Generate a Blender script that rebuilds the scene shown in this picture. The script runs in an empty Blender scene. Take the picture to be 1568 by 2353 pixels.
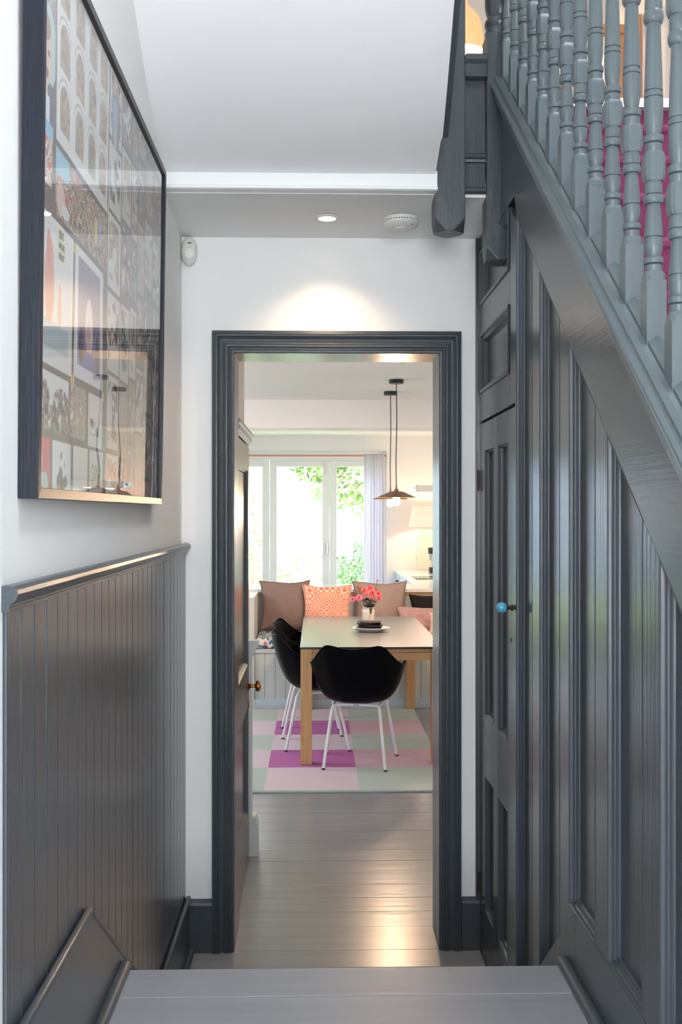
import bpy, bmesh, math, random
import numpy as np
from mathutils import Vector, Matrix, noise
random.seed(7); np.random.seed(7)
sc = bpy.context.scene
C = sc.collection
# ------------------------------------------------------------------ camera
F_PX = 2400.0
cam = bpy.data.cameras.new('camera'); cam_o = bpy.data.objects.new('camera', cam); C.objects.link(cam_o)
cam.sensor_fit = 'VERTICAL'; cam.sensor_height = 24.0; cam.lens = 24.0 * F_PX / 2353.0
cam_o.location = (0, 0, 1.6); cam_o.rotation_euler = (math.radians(90), 0, -math.atan(58 / F_PX))
cam.clip_start = 0.05
sc.camera = cam_o
# ------------------------------------------------------------------ colour management, sampling
sc.view_settings.view_transform = 'Standard'; sc.view_settings.look = 'None'
sc.view_settings.gamma = 1.0; sc.view_settings.use_curve_mapping = False
sc.view_settings.exposure = 0.42
sc.cycles.use_denoising = True
sc.cycles.max_bounces = 10; sc.cycles.diffuse_bounces = 5; sc.cycles.glossy_bounces = 4
sc.cycles.transparent_max_bounces = 16; sc.cycles.transmission_bounces = 8
sc.cycles.sample_clamp_indirect = 6.0
sc.cycles.caustics_refractive = False; sc.cycles.caustics_reflective = False
# ------------------------------------------------------------------ world and lights
w = bpy.data.worlds.new('sky'); sc.world = w; w.use_nodes = True
wn = w.node_tree.nodes; wn['Background'].inputs[0].default_value = (0.86, 0.92, 1.0, 1)
wn['Background'].inputs[1].default_value = 8.0

def add_light(name, kind, loc, power, col, size=0.1, rot=None, size_y=None, spot=None, blend=0.3, portal=False):
    l = bpy.data.lights.new(name, kind); o = bpy.data.objects.new(name, l); C.objects.link(o)
    o.location = loc; l.energy = power; l.color = col
    if rot: o.rotation_euler = rot
    if kind == 'AREA':
        l.size = size
        if size_y: l.shape = 'RECTANGLE'; l.size_y = size_y
        if portal: l.cycles.is_portal = True
    elif kind == 'SPOT': l.spot_size = spot; l.spot_blend = blend; l.shadow_soft_size = size
    elif kind == 'SUN': l.angle = size
    else: l.shadow_soft_size = size
    return o
R = math.radians
add_light('sun', 'SUN', (3, 5, 12), 6.0, (1.0, 0.95, 0.86), R(1), (R(38), 0, R(35)))
# daylight of the glazed front door behind the photographer, and of the tall window over the stairs
add_light('front_door_daylight', 'AREA', (0.15, -1.75, 1.8), 86, (0.93, 0.965, 1.0), 1.3, (R(90), 0, 0), 1.9)
add_light('stair_window_daylight', 'AREA', (1.40, 1.3, 4.6), 75, (0.86, 0.93, 1.0), 1.3, (0, R(62), R(0)), 1.4)
add_light('window_portal', 'AREA', (-0.92, 12.42, 1.15), 1, (1, 1, 1), 3.5, (R(-90), 0, 0), 2.2, portal=True)
add_light('kitchen_side_fill', 'AREA', (-2.72, 7.2, 1.6), 50, (0.86, 0.94, 1.0), 1.3, (0, R(-68), 0), 1.6)  # added fill to brighten floor, rug and bench; solid wall behind, no window
WARM = (1.0, 0.66, 0.42)

# ------------------------------------------------------------------ materials
def lin(c):
    return tuple((x / 255 / 12.92) if x / 255 <= 0.04045 else ((x / 255 + 0.055) / 1.055) ** 2.4 for x in c)

def mat(name, col, rough=0.5, metal=0.0, bump=0.0, bscale=(20, 20, 20), vary=0.0, spec=0.5, emit=None, estr=0,
        trans=0.0, coat=0.0, vscale=None, vcol=None, detail=3.0, alpha=1.0, sheen=0.0):
    m = bpy.data.materials.new(name); m.use_nodes = True
    nt = m.node_tree; N = nt.nodes; L = nt.links; b = N['Principled BSDF']
    b.inputs['Base Color'].default_value = (*col, 1); b.inputs['Roughness'].default_value = rough
    b.inputs['Metallic'].default_value = metal; b.inputs['Specular IOR Level'].default_value = spec
    b.inputs['Transmission Weight'].default_value = trans; b.inputs['Coat Weight'].default_value = coat
    b.inputs['Alpha'].default_value = alpha; b.inputs['Sheen Weight'].default_value = sheen
    if emit: b.inputs['Emission Color'].default_value = (*emit, 1); b.inputs['Emission Strength'].default_value = estr
    if bump or vary:
        tc = N.new('ShaderNodeTexCoord'); mp = N.new('ShaderNodeMapping'); mp.inputs['Scale'].default_value = bscale
        nz = N.new('ShaderNodeTexNoise'); nz.inputs['Scale'].default_value = 1.0; nz.inputs['Detail'].default_value = detail
        L.new(tc.outputs['Object'], mp.inputs[0]); L.new(mp.outputs[0], nz.inputs['Vector'])
        if bump:
            bp = N.new('ShaderNodeBump'); bp.inputs['Strength'].default_value = 1.0; bp.inputs['Distance'].default_value = bump
            L.new(nz.outputs['Fac'], bp.inputs['Height']); L.new(bp.outputs[0], b.inputs['Normal'])
        if vary:
            src = nz
            if vscale:
                mp2 = N.new('ShaderNodeMapping'); mp2.inputs['Scale'].default_value = vscale
                src = N.new('ShaderNodeTexNoise'); src.inputs['Scale'].default_value = 1.0; src.inputs['Detail'].default_value = 4
                L.new(tc.outputs['Object'], mp2.inputs[0]); L.new(mp2.outputs[0], src.inputs['Vector'])
            rp = N.new('ShaderNodeValToRGB'); rp.color_ramp.elements[0].position = 0.3; rp.color_ramp.elements[1].position = 0.7
            c2 = vcol if vcol else tuple(min(1, x * (1 + vary)) for x in col)
            c1 = tuple(x * (1 - vary) for x in col) if not vcol else col
            rp.color_ramp.elements[0].color = (*c1, 1); rp.color_ramp.elements[1].color = (*c2, 1)
            L.new(src.outputs['Fac'], rp.inputs[0]); L.new(rp.outputs[0], b.inputs['Base Color'])
    return m

M = {}
DK = lin((69, 76, 82))
M['dark_v'] = mat('dark_grey_paint_vertical_brush', DK, 0.24, bump=0.0006, bscale=(90, 90, 3), vary=0.05)
M['dark_h'] = mat('dark_grey_paint_horizontal_brush', DK, 0.28, bump=0.0006, bscale=(90, 4, 90), vary=0.05)
M['dark'] = mat('dark_grey_paint', DK, 0.28, bump=0.0007, bscale=(40, 40, 12), vary=0.06)
M['dark_rough'] = mat('dark_grey_paint_on_old_timber', DK, 0.38, bump=0.003, bscale=(30, 30, 8), vary=0.08)
M['baluster'] = mat('grey_paint_on_turned_wood', lin((88, 99, 103)), 0.32, bump=0.0004, bscale=(60, 60, 20), vary=0.04)
M['wall'] = mat('white_emulsion', (0.86, 0.86, 0.85), 0.75, bump=0.0015, bscale=(9, 9, 9), detail=5)
M['ceil'] = mat('white_ceiling_emulsion', (0.86, 0.86, 0.86), 0.8, bump=0.002, bscale=(7, 7, 7), detail=5)
M['gloss_white'] = mat('white_gloss_paint', (0.86, 0.88, 0.88), 0.35)
M['grey_white'] = mat('pale_grey_paint', lin((205, 208, 205)), 0.45, bump=0.0005, bscale=(60, 60, 4))
M['bench'] = mat('pale_grey_panelling_paint', lin((190, 196, 194)), 0.45)
M['floor'] = mat('grey_painted_boards', lin((150, 150, 155)), 0.26, spec=0.6, bump=0.0016, bscale=(2.2, 26, 20), vary=0.06, detail=4)
M['tread'] = mat('grey_painted_upper_boards', lin((152, 155, 162)), 0.34, bump=0.0012, bscale=(2.5, 30, 20), vary=0.06, detail=4)
M['black'] = mat('black_stained_frame', lin((24, 30, 40)), 0.42, spec=0.3, bump=0.0004, bscale=(200, 14, 14), vary=0.25)
M['black_h'] = mat('black_stained_frame_rail', lin((24, 28, 36)), 0.36, bump=0.0004, bscale=(200, 14, 200), vary=0.2)
M['blackmat'] = mat('black_metal', (0.012, 0.011, 0.011), 0.45)
M['shell'] = mat('black_moulded_plastic', (0.0015, 0.0015, 0.003), 0.42, spec=0.07)
M['white_metal'] = mat('white_powder_coat', (0.80, 0.80, 0.84), 0.35)
M['oak'] = mat('oak', lin((196, 152, 104)), 0.45, bump=0.0004, bscale=(60, 60, 4), vary=0.12, vscale=(50, 50, 3))
M['oak_h'] = mat('oak_rail', lin((202, 158, 110)), 0.45, bump=0.0004, bscale=(4, 60, 60), vary=0.12, vscale=(3, 50, 50))
M['pine'] = mat('orange_pine', lin((190, 128, 74)), 0.5, vary=0.1, bscale=(20, 20, 3))
M['table_black'] = mat('satin_table_surface', (0.13, 0.13, 0.135), 0.24, spec=1.0, coat=0.5)
M['table_black'].node_tree.nodes['Principled BSDF'].inputs['Coat Roughness'].default_value = 0.3
M['table_black'].node_tree.nodes['Principled BSDF'].inputs['Roughness'].default_value = 0.30; M['table_black'].node_tree.nodes['Principled BSDF'].inputs['IOR'].default_value = 2.3
M['table_edge'] = mat('black_laminate_edge', (0.012, 0.012, 0.013), 0.3)
M['magenta'] = mat('magenta_stair_carpet', lin((128, 50, 88)), 0.95, bump=0.002, bscale=(300, 300, 300), vary=0.15, sheen=0.3)
M['ceramic'] = mat('cream_glazed_ceramic', lin((214, 204, 190)), 0.2, coat=0.4)
M['plate'] = mat('white_glazed_plate', (0.75, 0.75, 0.78), 0.15)
M['napkin'] = mat('dark_mauve_linen', lin((70, 60, 64)), 0.9, bump=0.001, bscale=(200, 200, 200), vary=0.2)
M['taupe'] = mat('taupe_linen', lin((142, 120, 113)), 0.95, bump=0.0016, bscale=(140, 140, 60), vary=0.08)
M['taupe2'] = mat('light_taupe_linen', lin((164, 142, 133)), 0.95, bump=0.0016, bscale=(140, 140, 60), vary=0.06)
M['dkcush'] = mat('black_velvet', (0.006, 0.004, 0.004), 0.9)
M['blush'] = mat('blush_linen', lin((222, 186, 170)), 0.95, bump=0.001, bscale=(140, 140, 140))
M['brass'] = mat('aged_brass', lin((150, 100, 50)), 0.28, metal=1.0)
M['brass_lamp'] = mat('bronzed_metal_shade', lin((150, 118, 90)), 0.4, metal=0.8)
M['copper'] = mat('copper_pole', lin((214, 138, 116)), 0.35, metal=0.6)
M['iron'] = mat('dark_iron', lin((60, 46, 40)), 0.5, metal=0.4)
M['steel'] = mat('brushed_steel', (0.6, 0.6, 0.6), 0.3, metal=1.0)
M['plastic'] = mat('off_white_plastic', lin((226, 224, 218)), 0.4)
M['lens'] = mat('sensor_lens', lin((236, 236, 230)), 0.25)
M['blue_knob'] = mat('blue_glazed_ceramic', lin((88, 176, 214)), 0.12, coat=0.5)
M['curtain'] = mat('pale_lavender_voile', lin((238, 236, 242)), 0.9, trans=0.0, bump=0.0006, bscale=(60, 60, 6))
_m = M['curtain'].node_tree; _t = _m.nodes.new('ShaderNodeBsdfTranslucent'); _t.inputs[0].default_value = (.85, .84, .92, 1); _x = _m.nodes.new('ShaderNodeMixShader'); _x.inputs[0].default_value = .55
_m.links.new(_m.nodes['Principled BSDF'].outputs[0], _x.inputs[1]); _m.links.new(_t.outputs[0], _x.inputs[2]); _m.links.new(_x.outputs[0], _m.nodes['Material Output'].inputs[0])
M['worktop'] = mat('white_worktop', (0.85, 0.85, 0.84), 0.14)
M['unit'] = mat('pale_blue_cabinet', lin((190, 204, 218)), 0.4)
M['petal'] = mat('pink_petals', lin((226, 92, 122)), 0.8, vary=0.2, bscale=(60, 60, 60), vcol=lin((236, 120, 110)))
M['petal2'] = mat('mauve_pink_petals', lin((214, 112, 158)), 0.8, vary=0.2, bscale=(60, 60, 60), vcol=lin((236, 140, 150)))
M['bud'] = mat('rust_buds', lin((176, 72, 50)), 0.8)
M['stem'] = mat('dark_green_leaves', lin((46, 62, 40)), 0.6)
M['black_glass'] = mat('black_hob_glass', (0.01, 0.01, 0.01), 0.08)
M['lawn'] = mat('sunlit_lawn', lin((140, 160, 96)), 0.95, vary=0.2, bscale=(2, 2, 2))
M['fence'] = mat('grey_blue_garden_wall', lin((138, 152, 178)), 0.9, vary=0.04, bscale=(2, 2, 2))
M['leaf1'] = mat('light_green_leaves', lin((134, 160, 104)), 0.6, vary=0.25, bscale=(4, 4, 4))
M['leaf2'] = mat('mid_green_leaves', lin((112, 146, 98)), 0.6, vary=0.25, bscale=(5, 5, 5))
M['blossom'] = mat('pale_blossom', lin((240, 236, 222)), 0.8)
M['bark'] = mat('bark', lin((150, 128, 104)), 0.9, vary=0.2, bscale=(8, 8, 2))
M['timber'] = mat('weathered_timber', lin((214, 190, 158)), 0.9)
M['bulb'] = mat('lit_bulb', (1, .8, .5), 0.4, emit=(1.0, 0.70, 0.40), estr=45)
M['spot_lens'] = mat('lit_downlight_lens', (1, .9, .7), 0.4, emit=(1.0, 0.82, 0.58), estr=9)
M['lampshade'] = mat('lit_peach_lampshade', lin((246, 196, 176)), 0.8, emit=(1.0, 0.58, 0.44), estr=0.5)
M['rattan'] = mat('lit_woven_shade', lin((220, 170, 118)), 0.8, bump=0.002, bscale=(120, 120, 8), vary=0.18, emit=(1.0, 0.62, 0.30), estr=0.42)
M['tan_wall'] = mat('warm_white_emulsion', (0.78, 0.76, 0.72), 0.75, bump=0.001, bscale=(9, 9, 9))

def glass_mat(name, ior=.08, power=4.0, bump=0.0, bscale=(2, 2, 2), tint=(1, 1, 1), rough=0.0):
    m = bpy.data.materials.new(name); m.use_nodes = True; nt = m.node_tree; N = nt.nodes; L = nt.links
    for n in list(N): N.remove(n)
    out = N.new('ShaderNodeOutputMaterial'); mx = N.new('ShaderNodeMixShader'); tr = N.new('ShaderNodeBsdfTransparent')
    gl = N.new('ShaderNodeBsdfGlossy'); gl.inputs['Roughness'].default_value = rough; tr.inputs[0].default_value = (*tint, 1)
    lw = N.new('ShaderNodeLayerWeight'); lw.inputs['Blend'].default_value = 0.5
    pw = N.new('ShaderNodeMath'); pw.operation = 'POWER'; pw.inputs[1].default_value = power
    ma = N.new('ShaderNodeMath'); ma.operation = 'MULTIPLY_ADD'; ma.inputs[1].default_value = 1 - ior; ma.inputs[2].default_value = ior; ma.use_clamp = True
    L.new(lw.outputs['Facing'], pw.inputs[0]); L.new(pw.outputs[0], ma.inputs[0])
    L.new(ma.outputs[0], mx.inputs[0]); L.new(tr.outputs[0], mx.inputs[1]); L.new(gl.outputs[0], mx.inputs[2]); L.new(mx.outputs[0], out.inputs[0])
    if bump:
        tc = N.new('ShaderNodeTexCoord'); mp = N.new('ShaderNodeMapping'); mp.inputs['Scale'].default_value = bscale
        nz = N.new('ShaderNodeTexNoise'); nz.inputs['Scale'].default_value = 1; bp = N.new('ShaderNodeBump'); bp.inputs['Distance'].default_value = bump
        L.new(tc.outputs['Object'], mp.inputs[0]); L.new(mp.outputs[0], nz.inputs['Vector']); L.new(nz.outputs['Fac'], bp.inputs['Height'])
        L.new(bp.outputs[0], gl.inputs['Normal'])
    return m
M['pic_glass'] = glass_mat('picture_glass', .08, 3.6, bump=0.0006, bscale=(3, 3, 3))
M['win_glass'] = glass_mat('window_glass', .010)
M['jar_glass'] = glass_mat('demijohn_glass', .04, 3.0, tint=(0.90, 0.97, 0.92))

def checks_mat():
    m = mat('checked_wool_rug', (0.6, 0.6, 0.6), 0.95, bump=0.0015, bscale=(300, 300, 300))
    nt = m.node_tree; at = nt.nodes.new('ShaderNodeVertexColor'); at.layer_name = 'Col'
    nt.links.new(at.outputs[0], nt.nodes['Principled BSDF'].inputs['Base Color']); return m
M['rug'] = checks_mat()
def print_mat():
    m = mat('printed_paper', (0.6, 0.6, 0.6), 0.7)
    nt = m.node_tree; at = nt.nodes.new('ShaderNodeVertexColor'); at.layer_name = 'Col'
    nt.links.new(at.outputs[0], nt.nodes['Principled BSDF'].inputs['Base Color']); return m
M['print'] = print_mat()

def pattern_mat(name, base, ink, scale, kind):
    m = mat(name, base, 0.95); nt = m.node_tree; N = nt.nodes; L = nt.links
    tc = N.new('ShaderNodeTexCoord'); mp = N.new('ShaderNodeMapping'); mp.inputs['Scale'].default_value = (scale,) * 3
    L.new(tc.outputs['Object'], mp.inputs[0]); mx = N.new('ShaderNodeMix'); mx.data_type = 'RGBA'
    mx.inputs[6].default_value = (*base, 1); mx.inputs[7].default_value = (*ink, 1)
    if kind == 'star':      # asanoha-like: bursts of radiating lines round voronoi cells
        v = N.new('ShaderNodeTexVoronoi'); v.feature = 'F1'; v.inputs['Randomness'].default_value = 0.0; v.inputs['Scale'].default_value = 1.0
        L.new(mp.outputs[0], v.inputs['Vector'])
        wv = N.new('ShaderNodeMath'); wv.operation = 'MULTIPLY'; wv.inputs[1].default_value = 22.0
        L.new(v.outputs['Distance'], wv.inputs[0]); s = N.new('ShaderNodeMath'); s.operation = 'SINE'; L.new(wv.outputs[0], s.inputs[0])
        n2 = N.new('ShaderNodeTexNoise'); n2.inputs['Scale'].default_value = 8.0; L.new(mp.outputs[0], n2.inputs['Vector'])
        a = N.new('ShaderNodeMath'); a.operation = 'ADD'; L.new(s.outputs[0], a.inputs[0]); L.new(n2.outputs['Fac'], a.inputs[1])
        cl = N.new('ShaderNodeMapRange'); cl.inputs[1].default_value = 0.1; cl.inputs[2].default_value = 1.0; L.new(a.outputs[0], cl.inputs[0])
        L.new(cl.outputs[0], mx.inputs[0])
    else:
        v = N.new('ShaderNodeTexVoronoi' if kind == 'dot' else 'ShaderNodeTexNoise'); v.inputs['Scale'].default_value = 1.0
        if kind == 'dot': v.inputs['Randomness'].default_value = 0.0
        L.new(mp.outputs[0], v.inputs['Vector'])
        cl = N.new('ShaderNodeMapRange'); cl.inputs[1].default_value = 0.18 if kind == 'dot' else 0.48; cl.inputs[2].default_value = 0.3 if kind == 'dot' else 0.55
        L.new(v.outputs[0], cl.inputs[0]); L.new(cl.outputs[0], mx.inputs[0])
    L.new(mx.outputs[2], N['Principled BSDF'].inputs['Base Color']); return m
M['orange_pat'] = pattern_mat('orange_star_print', lin((236, 128, 84)), lin((250, 214, 200)), 20, 'star')
M['dots'] = pattern_mat('dotted_blush_weave', lin((120, 80, 76)), lin((190, 150, 144)), 75, 'dot')
M['floral'] = pattern_mat('blue_floral_print', lin((62, 98, 136)), lin((226, 222, 220)), 34, 'noise')

# ------------------------------------------------------------------ mesh helpers
class MB:
    def __init__(s): s.v = []; s.f = []; s.sm = []; s.mi = []
    def add(s, vs, fs, smooth=False, mi=0):
        o = len(s.v); s.v += [tuple(p) for p in vs]
        for f in fs: s.f.append([i + o for i in f]); s.sm.append(smooth); s.mi.append(mi)
        return s
    def box(s, x0, x1, y0, y1, z0, z1, mi=0):
        return s.add([(x0, y0, z0), (x1, y0, z0), (x1, y1, z0), (x0, y1, z0), (x0, y0, z1), (x1, y0, z1), (x1, y1, z1), (x0, y1, z1)],
                     [(0, 3, 2, 1), (4, 5, 6, 7), (0, 1, 5, 4), (1, 2, 6, 5), (2, 3, 7, 6), (3, 0, 4, 7)], mi=mi)
    def prism(s, poly, a0, a1, fn, mi=0, smooth=False):
        """poly of (p,q); fn(p,q,a)->xyz"""
        n = len(poly)
        vs = [fn(p, q, a0) for p, q in poly] + [fn(p, q, a1) for p, q in poly]
        fs = [(i, (i + 1) % n, (i + 1) % n + n, i + n) for i in range(n)]
        o = len(s.v); s.add(vs, fs, smooth, mi); s.add([], []); s.f.append([o + i for i in reversed(range(n))]); s.sm.append(False); s.mi.append(mi)
        s.f.append([o + n + i for i in range(n)]); s.sm.append(False); s.mi.append(mi); return s
    def lathe(s, prof, cx, cy, n=24, mi=0, smooth=True, z0=0, ang=0, axis='z'):
        vs = []
        for r, z in prof:
            for k in range(n):
                a = ang + 2 * math.pi * k / n; c, d = r * math.cos(a), r * math.sin(a)
                vs.append((cx + c, cy + d, z0 + z) if axis == 'z' else ((cx + z, cy + c, z0 + d) if axis == 'x' else (cx + c, cy + z, z0 + d)))
        fs = [(j * n + k, j * n + (k + 1) % n, (j + 1) * n + (k + 1) % n, (j + 1) * n + k) for j in range(len(prof) - 1) for k in range(n)]
        o = len(s.v); s.add(vs, fs, smooth, mi)
        if prof[0][0] > 1e-5: s.f.append([o + k for k in reversed(range(n))]); s.sm.append(False); s.mi.append(mi)
        if prof[-1][0] > 1e-5: s.f.append([o + (len(prof) - 1) * n + k for k in range(n)]); s.sm.append(False); s.mi.append(mi)
        return s
    def tube(s, pts, r, n=10, mi=0, caps=True):
        pts = [Vector(p) for p in pts]; rs = r if isinstance(r, (list, tuple)) else [r] * len(pts)
        vs = []; up = Vector((0, 0, 1)); prev = None
        for i, p in enumerate(pts):
            d = (pts[min(i + 1, len(pts) - 1)] - pts[max(i - 1, 0)]).normalized()
            if prev is None: a = d.cross(up if abs(d.z) < 0.9 else Vector((1, 0, 0))).normalized()
            else: a = (prev - d * prev.dot(d)).normalized()
            prev = a; b = d.cross(a)
            for k in range(n):
                t = 2 * math.pi * k / n; vs.append(p + (a * math.cos(t) + b * math.sin(t)) * rs[i])
        fs = [(j * n + k, j * n + (k + 1) % n, (j + 1) * n + (k + 1) % n, (j + 1) * n + k) for j in range(len(pts) - 1) for k in range(n)]
        o = len(s.v); s.add(vs, fs, True, mi)
        if caps:
            s.f.append([o + k for k in reversed(range(n))]); s.f.append([o + (len(pts) - 1) * n + k for k in range(n)]); s.sm += [False, False]; s.mi += [mi, mi]
        return s
    def grid(s, fn, nu, nv, smooth=True, mi=0, closed_u=False):
        vs = [fn(i / nu, j / nv) for j in range(nv + 1) for i in range(nu + 1)]
        fs = [(j * (nu + 1) + i, j * (nu + 1) + i + 1, (j + 1) * (nu + 1) + i + 1, (j + 1) * (nu + 1) + i) for j in range(nv) for i in range(nu)]
        return s.add(vs, fs, smooth, mi)
    def build(s, name, m, parent=None, bevel=0, seg=2, solid=0, sub=0, fix=True):
        me = bpy.data.meshes.new(name); me.from_pydata(s.v, [], s.f)
        ms = m if isinstance(m, (list, tuple)) else [m]
        for x in ms: me.materials.append(x)
        me.polygons.foreach_set('use_smooth', s.sm); me.polygons.foreach_set('material_index', s.mi)
        if fix:
            bm = bmesh.new(); bm.from_mesh(me); bmesh.ops.recalc_face_normals(bm, faces=bm.faces); bm.to_mesh(me); bm.free()
        if any(s.sm): me.set_sharp_from_angle(angle=R(38))
        me.update()
        o = bpy.data.objects.new(name, me); C.objects.link(o)
        if parent is not None: o.parent = parent; o.matrix_parent_inverse = parent.matrix_basis.inverted()
        if solid: md = o.modifiers.new('thickness', 'SOLIDIFY'); md.thickness = solid; md.offset = 0
        if sub: md = o.modifiers.new('smooth', 'SUBSURF'); md.levels = sub; md.render_levels = sub
        if bevel:
            md = o.modifiers.new('edges', 'BEVEL'); md.width = bevel; md.segments = seg; md.limit_method = 'ANGLE'; md.angle_limit = R(40)
        return o

def thing(name, label, cat, loc=(0, 0, 0), rz=0, group=None):
    o = bpy.data.objects.new(name, None); C.objects.link(o); o.empty_display_size = 0.05
    o.location = loc; o.rotation_euler = (0, 0, rz); o['label'] = label; o['category'] = cat
    if group: o['group'] = group
    return o
def tag(o, label, cat, group=None, kind=None):
    o['label'] = label; o['category'] = cat
    if group: o['group'] = group
    if kind: o['kind'] = kind
    return o
def struct(o, label=None):
    o['kind'] = 'structure'
    if label: o['label'] = label
    return o
def lab(o, t): o['label'] = t; return o
def sbox(name, m, *a, **k):
    return struct(MB().box(*a).build(name, m, **k))
def loc_child(mb, name, m, parent, **k):
    """build in the parent's own space"""
    o = mb.build(name, m, None, **k); o.parent = parent; return o
def dup(root, loc, rz=None, label=None, group=None):
    r = root.copy(); C.objects.link(r); r.location = loc
    if rz is not None: r.rotation_euler = (0, 0, rz)
    if label: r['label'] = label
    if group: r['group'] = group
    for ch in list(root.children):
        c = ch.copy(); C.objects.link(c); c.parent = r; c.matrix_parent_inverse = ch.matrix_parent_inverse.copy()
        for g in list(ch.children):
            d = g.copy(); C.objects.link(d); d.parent = c
    return r

YZ = lambda p, q, a: (a, p, q)           # polygon in (y,z), extruded along x
XZ = lambda p, q, a: (p, a, q)           # polygon in (x,z), extruded along y
def offset_poly(poly, d):
    n = len(poly); out = []
    A = sum(poly[i][0] * poly[(i + 1) % n][1] - poly[(i + 1) % n][0] * poly[i][1] for i in range(n))
    sgn = 1 if A > 0 else -1
    for i in range(n):
        p0, p1, p2 = Vector(poly[i - 1]), Vector(poly[i]), Vector(poly[(i + 1) % n])
        e1 = (p1 - p0).normalized(); e2 = (p2 - p1).normalized()
        n1 = Vector((-e1.y, e1.x)) * sgn; n2 = Vector((-e2.y, e2.x)) * sgn
        a = p1 + n1 * d; b = p1 + n2 * d
        den = e1.x * e2.y - e1.y * e2.x
        if abs(den) < 1e-6: out.append((a.x, a.y)); continue
        t = ((b.x - a.x) * e2.y - (b.y - a.y) * e2.x) / den
        q = a + e1 * t; out.append((q.x, q.y))
    return out
PROF = [(0, 0.0), (0.0015, -0.001), (0.004, 0.001), (0.006, 0.007), (0.0085, 0.0095), (0.011, 0.0105), (0.0125, 0.014), (0.016, 0.016), (0.0185, 0.019), (0.0195, 0.022)]
def moulding(poly, fn, prof=PROF):
    """mitred recess moulding round a polygon; fn(p,q,depth)->xyz"""
    mb = MB(); loops = [[fn(p, q, d) for p, q in offset_poly(poly, ins)] for ins, d in prof]; n = len(poly)
    vs = [v for lp in loops for v in lp]
    fs = [(j * n + i, j * n + (i + 1) % n, (j + 1) * n + (i + 1) % n, (j + 1) * n + i) for j in range(len(loops) - 1) for i in range(n)]
    mb.add(vs, fs); return mb

# ================================================================== THE HALL: shell
XL, XR, YB = -0.4885, 0.60, 3.82          # plaster left, panelling right, doorway wall
wl = sbox('wall_left', M['wall'], -0.70, XL, -2.0, 3.82, -0.2, 5.6)
struct(MB().box(-0.56, -0.480, -2.0, 1.612, -0.2, 5.6).build('wall_left_pier', M['wall'], None))
sbox('wall_front', M['wall'], -0.7, 1.6, -2.1, -1.9, -0.2, 5.6)
sbox('ceiling_upper', M['ceil'], -0.8, 1.75, -2.1, 6.3, 5.6, 5.7)
# doorway wall with the opening
OX0, OX1, OZ = -0.298, 0.453, 2.18
mb = MB().box(-1.3, OX0 - 0.005, YB, 4.03, 0, 3.02).box(OX1 + 0.005, 1.6, YB, 4.03, 0, 3.02).box(OX0 - 0.005, OX1 + 0.005, YB, 4.03, OZ + 0.005, 3.02)
struct(mb.build('wall_back', M['wall']))
# door frame: architrave swept round the opening, lining
aprof = [(0.078, 0.0), (0.078, 0.026), (0.0655, 0.030), (0.0645, 0.022), (0.0605, 0.022), (0.0575, 0.030), (0.054, 0.026), (0.048, 0.020), (0.0415, 0.018),
         (0.0345, 0.0195), (0.033, 0.025), (0.029, 0.026), (0.028, 0.020), (0.025, 0.020), (0.0235, 0.027), (0.0195, 0.028), (0.018, 0.020), (0.0135, 0.0185), (0.0125, 0.024), (0.009, 0.025), (0.008, 0.018), (0.0, 0.016), (0.0, 0.0)]
mb = MB(); path = [(OX0, 0.0, -1, 0), (OX0, OZ, -1, 1), (OX1, OZ, 1, 1), (OX1, 0.0, 1, 0)]
vs = [(x + sx * a, YB - d, z + sz * a) for (x, z, sx, sz) in path for a, d in aprof]; n = len(aprof)
mb.add(vs, [(j * n + i, j * n + i + 1, (j + 1) * n + i + 1, (j + 1) * n + i) for j in range(3) for i in range(n - 1)])
door1 = struct(mb.build('door_1', M['dark']), 'dark grey moulded architrave round the open doorway')
mb = MB().box(OX0 - 0.02, OX0, YB - 0.016, 4.035, 0, OZ + 0.02).box(OX1, OX1 + 0.02, YB - 0.016, 4.035, 0, OZ + 0.02).box(OX0, OX1, YB - 0.016, 4.035, OZ, OZ + 0.02)
mb.build('jamb_lining', M['dark'], door1)
# ceiling over the doorway (slopes a little), fascia and soffit of the upper flight
def zc(y): return 2.602 + (3.82 - y) * 0.07
mb = MB().prism([(3.39, zc(3.39)), (3.83, zc(3.83)), (3.83, 2.66), (3.39, 2.66)], XL - .02, 0.3868, YZ).prism([(3.412, zc(3.412)), (3.83, zc(3.83)), (3.83, 2.68), (3.412, 2.68)], 0.3868, 0.62, YZ)
struct(mb.build('ceiling', M['wall']))
fp = [(3.40, 2.634), (3.352, 2.634), (3.346, 2.637), (3.346, 2.645), (3.352, 2.648), (3.360, 2.650), (3.360, 2.70), (3.40, 2.70)]
struct(MB().prism(fp, XL, 0.392, YZ).build('trim_1', M['gloss_white']), 'white beaded fascia board along the stair landing')
ss = [(3.42, 2.686), (3.36, 2.690)] + [(3.36 - .02 * i, 2.690 + .345 * .02 * i + .5 * .62 * (.02 * i) ** 2 * (1 if i < 1 else 1)) for i in range(1, 28)]
ye, ze = ss[-1]; ss += [(ye - d, ze + .69 * d) for d in (.4, 1.2, 2.2, 3.2)]
def sx(y): return 0.386 if y > 3.21 else 0.390 - 0.042 * max(0, 3.2 - max(y, 2.6))
vs = []; fs = []
for y, z in ss:
    vs += [(XL - .01, y, z), (sx(y), y, z), (sx(y), y, z + 0.10), (XL - .01, y, z + 0.10)]
for i in range(len(ss) - 1):
    a = i * 4; b = a + 4
    fs += [(a, a + 1, b + 1, b), (a + 1, a + 2, b + 2, b + 1), (a + 2, a + 3, b + 3, b + 2)]
mb = MB(); mb.add(vs, fs, True)
struct(mb.build('ceiling_soffit', M['ceil']), 'sloping white underside of the upper stair flight')
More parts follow.
